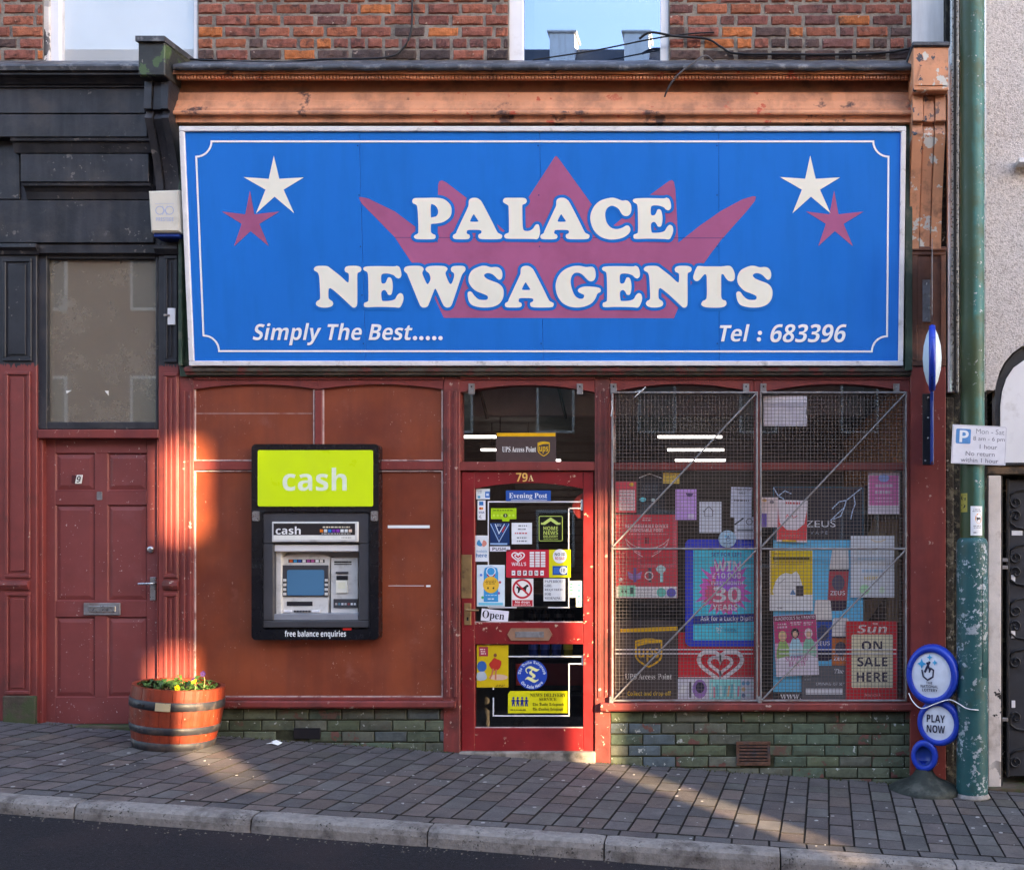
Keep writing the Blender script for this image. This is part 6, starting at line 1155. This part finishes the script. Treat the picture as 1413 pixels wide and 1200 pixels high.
ik = Ink(0, on_disc(X, th, 1), eps=.0006, l0=.001); fingers(ik, -.12, -.12, .055, '#2898c8', '#38a8d4', '#303048'); ik.text('THE', -.17, .20, .06, .28, '#2c2c40'); ik.text('NATIONAL', -.38, .31, .28, .40, '#2c2c40'); ik.text('LOTTERY', -.32, .43, .26, .52, '#2c2c40'); ik.done('print', o)
o, X, th = disc_part('lower_disc', ps2, (U(1296.5, -.19), -.19, V(996, -.19)), .148, .158, .055, yw, 'lotblue', '#dfe2ee', rim=.28)
ik = Ink(0, on_disc(X, th, 1), eps=.0006, l0=.001); ik.text('PLAY', -.5, -.36, .33, -.04, '#22223a'); ik.text('NOW', -.5, .08, .33, .40, '#22223a'); ik.done('print', o)
o, X, th = disc_part('handle_disc', ps2, (U(1276, -.18), -.18, V(1042, -.18)), .092, .108, .03, yw, 'lotblue', None, rim=.4)
mb = MB(X @ Matrix.Rotation(R(90), 4, 'X')); mb.lathe((0, 0, 0), [(.0001, th * .3), (.52, th * .3), (.6, th * 1.05)], 24); obj('hand_hole', mb, M['dkblue'], o)
mb = MB(); bx, by = U(1275, -.16), -.16; bz = zp(bx, by)
mb.lathe((bx, by, bz - .012), [(.235, 0), (.238, .022), (.225, .040), (.18, .064), (.12, .088), (.082, .112), (.062, .14), (.055, .158), (.0001, .16)], 36); obj('base', mb, M['rubber'], ps2)
mb = MB(); mb.lathe((bx, by, bz), [(.03, .13), (.04, .15), (.032, .19), (.045, .21)], 16); obj('spring_stem', mb, M['lotblue'], ps2)
mb = MB(); pth = [(1254, 956, -.20), (1260, 968, -.26), (1272, 977, -.30), (1292, 970, -.31), (1310, 965, -.31), (1322, 970, -.34), (1334, 977, -.362), (1348, 979, -.357), (1362, 979, -.27), (1364, 978, -.2)]
mb.tube([Vector((U(x, d), d, V(y, d))) for x, y, d in (lambda q: [tuple(.5 * (2 * q[i][a] + (q[i + 1][a] - q[max(0, i - 1)][a]) * t + (2 * q[max(0, i - 1)][a] - 5 * q[i][a] + 4 * q[i + 1][a] - q[min(len(q) - 1, i + 2)][a]) * t * t + (3 * q[i][a] - q[max(0, i - 1)][a] - 3 * q[i + 1][a] + q[min(len(q) - 1, i + 2)][a]) * t ** 3) for a in range(3)) for i in range(len(q) - 1) for t in (0, .25, .5, .75)])(pth)], .0035, 6); tag(obj('tie_cord', mb, M['upvc']), 'white cord tying the lottery pavement sign to the lamp post', 'cord')
# projecting lottery sign, edge-on
pj = thing('projecting_sign', 'blue rimmed lens shaped lottery sign projecting edge-on above the red pilaster', 'sign', (U(1285), -.03, V(640)))
xs_ = U(1286, -.03); PV = Matrix.Translation((xs_, -.03, 0)) @ Matrix.Rotation(R(-10.2), 4, 'Z') @ Matrix.Translation((-xs_, .03, 0))
for mat_, k0, k1, nm in (('lotblue', .86, 1.0, 'rim'),):
    mb = MB(PV @ Matrix.Translation((xs_, -.30, V(494, -.30))) @ Matrix.Rotation(R(90), 4, 'Y')); mb.lathe((0, 0, 0), [(.185, -.022), (.212, -.02), (.22, 0), (.212, .02), (.185, .022)], 40); obj('rim', mb, M['lotblue'], pj)
for sgn in (1, -1):
    mb = MB(PV @ Matrix.Translation((xs_, -.30, V(494, -.30))) @ Matrix.Rotation(R(90), 4, 'Y')); mb.lathe((0, 0, 0), [(.19, sgn * .020), (.15, sgn * .038), (.08, sgn * .056), (.0001, sgn * .062)], 40); obj('face', mb, pmat('#d4e2ea'), pj)
mb = MB(); mb.box(U(1273, -.03), U(1284, -.03), -.030, -.023, V(641, -.03), V(543, -.03), .002); bp_ = obj('back_plate', mb, M['ironblk'], pj)
for y in (547, 575, 603, 634): B('screw', 'chrome', bp_, 1276 + (y % 2) * 4, y, 1278 + (y % 2) * 4, y + 2.4, -.0325, -.0295, .0008)
mb = MB(PV); mb.box(xs_ - .006, xs_ + .006, -.30, -.03, V(641, -.03), V(560, -.06), .003); mb.box(xs_ - .012, xs_ + .012, -.06, -.030, V(641, -.03), V(540, -.03), .003); obj('support_arm', mb, M['dkblue'], pj)
mb = MB(PV); mb.box(xs_ - .0025, xs_ + .0025, -.32, -.04, V(447, -.04), V(345, -.04), .001); obj('upper_blade', mb, M['steel'], pj)

# ================================================================== BARREL PLANTER
bxx, byy = U(242, -.31), -.33; bzz = zp(bxx, byy)
br = thing('barrel_planter', 'orange-red half barrel planter with black hoops beside the number 9 door', 'planter', (bxx, byy, bzz))
BHT = .395
def brad(z): t = z / BHT; return .238 + .030 * t + .020 * math.sin(math.pi * min(1, t * .9))
NS = 26
for i in range(NS):
    a0, a1 = 2 * math.pi * (i + .012) / NS, 2 * math.pi * (i + .988) / NS; mb = MB(); zs = [BHT * j / 7 for j in range(8)]; vs = []; n = 4
    jit = random.uniform(-.0015, .0015)
    for z in zs:
        for k in range(n): a = a0 + (a1 - a0) * k / (n - 1); r = brad(z) + jit - (.002 if k in (0, n - 1) else 0); vs.append((bxx + r * math.cos(a), byy + r * math.sin(a), bzz + z))
    m0 = len(vs)
    for z in zs:
        for k in (0, n - 1): a = a0 + (a1 - a0) * k / (n - 1); r = brad(z) - .026; vs.append((bxx + r * math.cos(a), byy + r * math.sin(a), bzz + z))
    fs = [[j * n + k, j * n + k + 1, (j + 1) * n + k + 1, (j + 1) * n + k] for j in range(7) for k in range(n - 1)] + [[m0 + j * 2 + 1, m0 + j * 2, m0 + j * 2 + 2, m0 + j * 2 + 3] for j in range(7)]
    fs += [[7 * n + k for k in range(n)] + [m0 + 15, m0 + 14]] + [[j * n, (j + 1) * n, m0 + j * 2 + 2, m0 + j * 2] for j in range(7)] + [[(j + 1) * n + n - 1, j * n + n - 1, m0 + j * 2 + 1, m0 + j * 2 + 3] for j in range(7)]
    mb.add(vs, fs); obj('stave', mb, M['stave'], br)
for (za, zb, nm) in ((.262, .318, 'hoop'), (.105, .155, 'hoop'), (-.01, .052, 'base_band')):
    mb = MB(); mb.lathe((bxx, byy, bzz), [(brad(za), za), (brad(za) + .004, za + .002), (brad((za + zb) / 2) + .0045, (za + zb) / 2), (brad(zb) + .004, zb - .002), (brad(zb), zb)], 64); h_ = obj(nm, mb, M['hoop'], br)
    if nm == 'hoop':
        for an in (-112, -106):
            mb = MB(); r = brad(za) + .009; mb.box(bxx + r * math.cos(R(an)) - .007, bxx + r * math.cos(R(an)) + .007, byy + r * math.sin(R(an)) - .004, byy + r * math.sin(R(an)) + .004, bzz + (za + zb) / 2 - .007, bzz + (za + zb) / 2 + .007, .003); obj('rivet', mb, M['hoop'], h_)
mb = MB(); vs = []
for i in range(7):
    a = R(-88 + 18 * i / 6); r = brad(.29) + .010
    for z in (.264, .316): vs.append((bxx + r * math.cos(a), byy + r * math.sin(a), bzz + z))
mb.add(vs, [[2 * i, 2 * i + 2, 2 * i + 3, 2 * i + 1] for i in range(6)]); obj('brass_plate', mb, mk('pale_brass_plate', (.60, .48, .30), .35, .1, 12, metal=.3), br)
mb = MB(); mb.lathe((bxx, byy, bzz), [(.0001, BHT - .03), (.25, BHT - .035)], 32); obj('soil', mb, M['soil'], br)
mb = MB(); r = brad(.14) + .02; a = R(-178); mb.xf = Matrix.Translation((bxx + r * math.cos(a), byy + r * math.sin(a), bzz + .14)); mb.tube([(.016 * math.cos(t), 0, .016 * math.sin(t)) for t in [2 * math.pi * i / 14 for i in range(15)]], .0035, 6); obj('ring_handle', mb, M['brass'], br)
def plant(label, cx0, cx1, n, hmax, leafw, mat, seed, flowers=()):
    rnd = random.Random(seed); z0 = bzz + BHT - .035; t = thing('pansy_plant', label, 'plant', (bxx + (cx0 + cx1) / 2, byy, z0), 'bedding plants in the barrel'); mb = MB()
    for i in range(n):
        x = bxx + rnd.uniform(cx0, cx1); lim = math.sqrt(max(.008, .235 ** 2 - (x - bxx) ** 2)); y = byy + rnd.uniform(-lim, lim * .8); z = z0 + rnd.uniform(0, .01); a = rnd.uniform(0, 6.28); L = rnd.uniform(.6, 1) * leafw; h = rnd.uniform(.25, 1) * hmax; ww = L * rnd.uniform(.28, .42)
        dx, dy = math.cos(a), math.sin(a); px_, py_ = -dy, dx; p = []
        st = Vector((x, y, z)); mid = st + Vector((dx * L * .5, dy * L * .5, h)); tip = st + Vector((dx * L * 1.2, dy * L * 1.2, h * rnd.uniform(.6, 1.1)))
        q = mid * .5 + st * .5
        vs = [q, q.lerp(mid, .5) + Vector((px_, py_, .1)) * ww * .75, mid + Vector((px_, py_, .15)) * ww, mid.lerp(tip, .6) + Vector((px_, py_, .1)) * ww * .7, tip, mid.lerp(tip, .6) - Vector((px_, py_, -.1)) * ww * .7, mid - Vector((px_, py_, -.15)) * ww, q.lerp(mid, .5) - Vector((px_, py_, -.1)) * ww * .75, mid - Vector((0, 0, .006))]
        mb.add(vs, [[8, k, (k + 1) % 8] for k in range(8)], 0, True); mb.tube([st, q], .0012, 4, 1, False)
    obj('foliage', mb, [M[mat], M['stem']], t)
    for (fx, fy, fh, c1, c2) in flowers:
        x, y = bxx + fx, byy + fy; fm = MB(); c = Vector((x, y - .02, z0 + fh)); fm.tube([(x, y, z0), (x + .004, y, z0 + fh * .6), c + Vector((0, .004, 0))], .002, 5, 2)
        for k in range(5):
            a = R(90 + 72 * k); pc = c + Vector((math.cos(a) * .010, -.001 * k, math.sin(a) * .010)); fm.add([pc] + [pc + Vector((math.cos(b) * .010, -.003, math.sin(b) * .010)) for b in [2 * math.pi * j / 9 for j in range(9)]], [[0, j + 1, (j + 1) % 9 + 1] for j in range(9)], 0 if k not in (0, 1) else 1)
        obj('flower', fm, [M[c1], M[c2], M['stem']], t)
plant('low dark green pansies at the door side of the barrel', -.235, -.08, 70, .035, .042, 'leafd', 1)
plant('broad light green leaves in the middle of the barrel', -.12, .10, 75, .060, .062, 'leaf', 2)
plant('pansies with yellow and purple flowers at the shop side of the barrel', .06, .235, 70, .040, .045, 'leaf', 3, ((.09, -.17, .045, 'petaly', 'petaly'), (.145, -.08, .085, 'petaly', 'petalp'), (.185, -.05, .13, 'petalp', 'petalp')))

RT = Matrix.Rotation(R(5.5), 4, 'Y'); b0 = br.location.copy(); br.rotation_euler = (0, R(5.5), 0)
for o in COL.objects:
    if o.name.startswith('pansy_plant'): o.location = b0 + RT @ (o.location - b0); o.rotation_euler = (0, R(5.5), 0)
# ================================================================== CABLES
def cable(label, pts, r, mat):
    P_ = [Vector((U(x, d), d, V(y, d))) for x, y, d in pts]; out = []
    for i in range(len(P_) - 1):
        p0, p1, p2, p3 = P_[max(0, i - 1)], P_[i], P_[i + 1], P_[min(len(P_) - 1, i + 2)]
        for j in range(5):
            t = j / 5; out.append(.5 * (2 * p1 + (p2 - p0) * t + (2 * p0 - 5 * p1 + 4 * p2 - p3) * t * t + (3 * p1 - p0 - 3 * p2 + p3) * t ** 3))
    out.append(P_[-1]); mb = MB(); mb.tube(out, r, 6); tag(obj('cable', mb, M[mat]), label, 'cable')
cable('black cable hanging down the brickwork and running along the flashing toward the bracket', [(569, -50, .10), (569, 5, .10), (567, 45, .095), (555, 68, .09), (530, 80, .06), (450, 82, .05), (380, 86, .0), (300, 84, .03), (262, 82, .04)], .007, 'cableblk')
cable('thin black wire stretched across the shop upper window', [(735, 83, .05), (820, 70, .08), (900, 54, .08), (950, 47, .09), (985, 45, .10)], .005, 'cableblk')
cable('looped black cable clipped along the bricks to the white pier', [(882, 54, .06), (898, 45, .05), (930, 50, .07), (975, 54, .095), (995, 65, .095), (1015, 74, .095), (1080, 75, .098), (1150, 75.5, .098), (1220, 73, .098), (1262, 66, .08)], .008, 'cableblk')
cable('stiff bent black wire poking over the cornice', [(917, 134, -.21), (922, 122, -.24), (935, 104, -.25), (955, 88, -.22), (973, 77, -.15), (985, 86, -.12)], .006, 'cablegry')

# ================================================================== HOUSES ACROSS THE STREET (behind the camera: they shade the shop and show in the glass)
YO = -20.0
ot = thing('opposite_terrace', 'tall brick terrace with slate roof across the street, seen only as reflections', 'building', (0, YO, zr(0)))
tE = math.tan(SUN_EL); kx = SUN_H.x / -SUN_H.y; kz = tE / -SUN_H.y           # openings added in the facade so sun rays reach the lit patches
def slot(x0, x1, z0, z1): return (x0 - YO * kx, x1 - YO * kx, z0 - YO * kz, z1 - YO * kz)
holes = [slot(-1.03, -.66, -.74, 1.80), slot(-3.90, -3.48, 1.52, 2.22), slot(-3.475, -3.20, 1.98, 2.18), slot(-3.96, -3.56, -.32, .78)]
xsx = sorted({-40, 40} | {h[0] for h in holes} | {h[1] for h in holes}); zsz = sorted({-4, 12.5} | {h[2] for h in holes} | {h[3] for h in holes})
mb = MB()
for i in range(len(xsx) - 1):
    for j in range(len(zsz) - 1):
        cx, cz = (xsx[i] + xsx[i + 1]) / 2, (zsz[j] + zsz[j + 1]) / 2
        if any(h[0] < cx < h[1] and h[2] < cz < h[3] for h in holes): continue
        mb.box(xsx[i], xsx[i + 1], YO - .3, YO, zsz[j], zsz[j + 1], 0)
obj('facade', mb, M['oppbrick'], ot)
mb = MB(); mb.add([(-40, YO + .3, 12.4), (40, YO + .3, 12.4), (40, YO - 2.4, 15.7), (-40, YO - 2.4, 15.7), (-40, YO - 2.5, 15.55), (40, YO - 2.5, 15.55), (40, YO + .2, 12.25), (-40, YO + .2, 12.25)], [(0, 1, 2, 3), (7, 6, 5, 4), (0, 7, 6, 1), (3, 2, 5, 4)]); rf_ = obj('roof', mb, M['slate'], ot)
for x in (-5.0, -2.9, 9.5, -27):
    mb = MB(); mb.box(x - .35, x + .35, YO - 2.6, YO - 1.9, 14.9, 15.92, .02); mb.box(x - .42, x + .42, YO - 2.67, YO - 1.83, 15.925, 15.99, .02); obj('chimney', mb, M['whitewall'], rf_)
for i in range(-9, 10):
    for z in (0.9, 4.4, 7.6, 10.4):
        x = i * 2.65 + .5
        if any(h[0] - .8 < x < h[1] + .8 for h in holes): continue
        mb = MB(); mb.box(x - .5, x + .5, YO + .002, YO + .05, z, z + 1.5, .01); wv = obj('window', mb, M['upvc'], ot); mb = MB(); mb.box(x - .43, x + .43, YO + .051, YO + .055, z + .08, z + 1.42, 0); obj('pane', mb, M['atmblk'], wv)
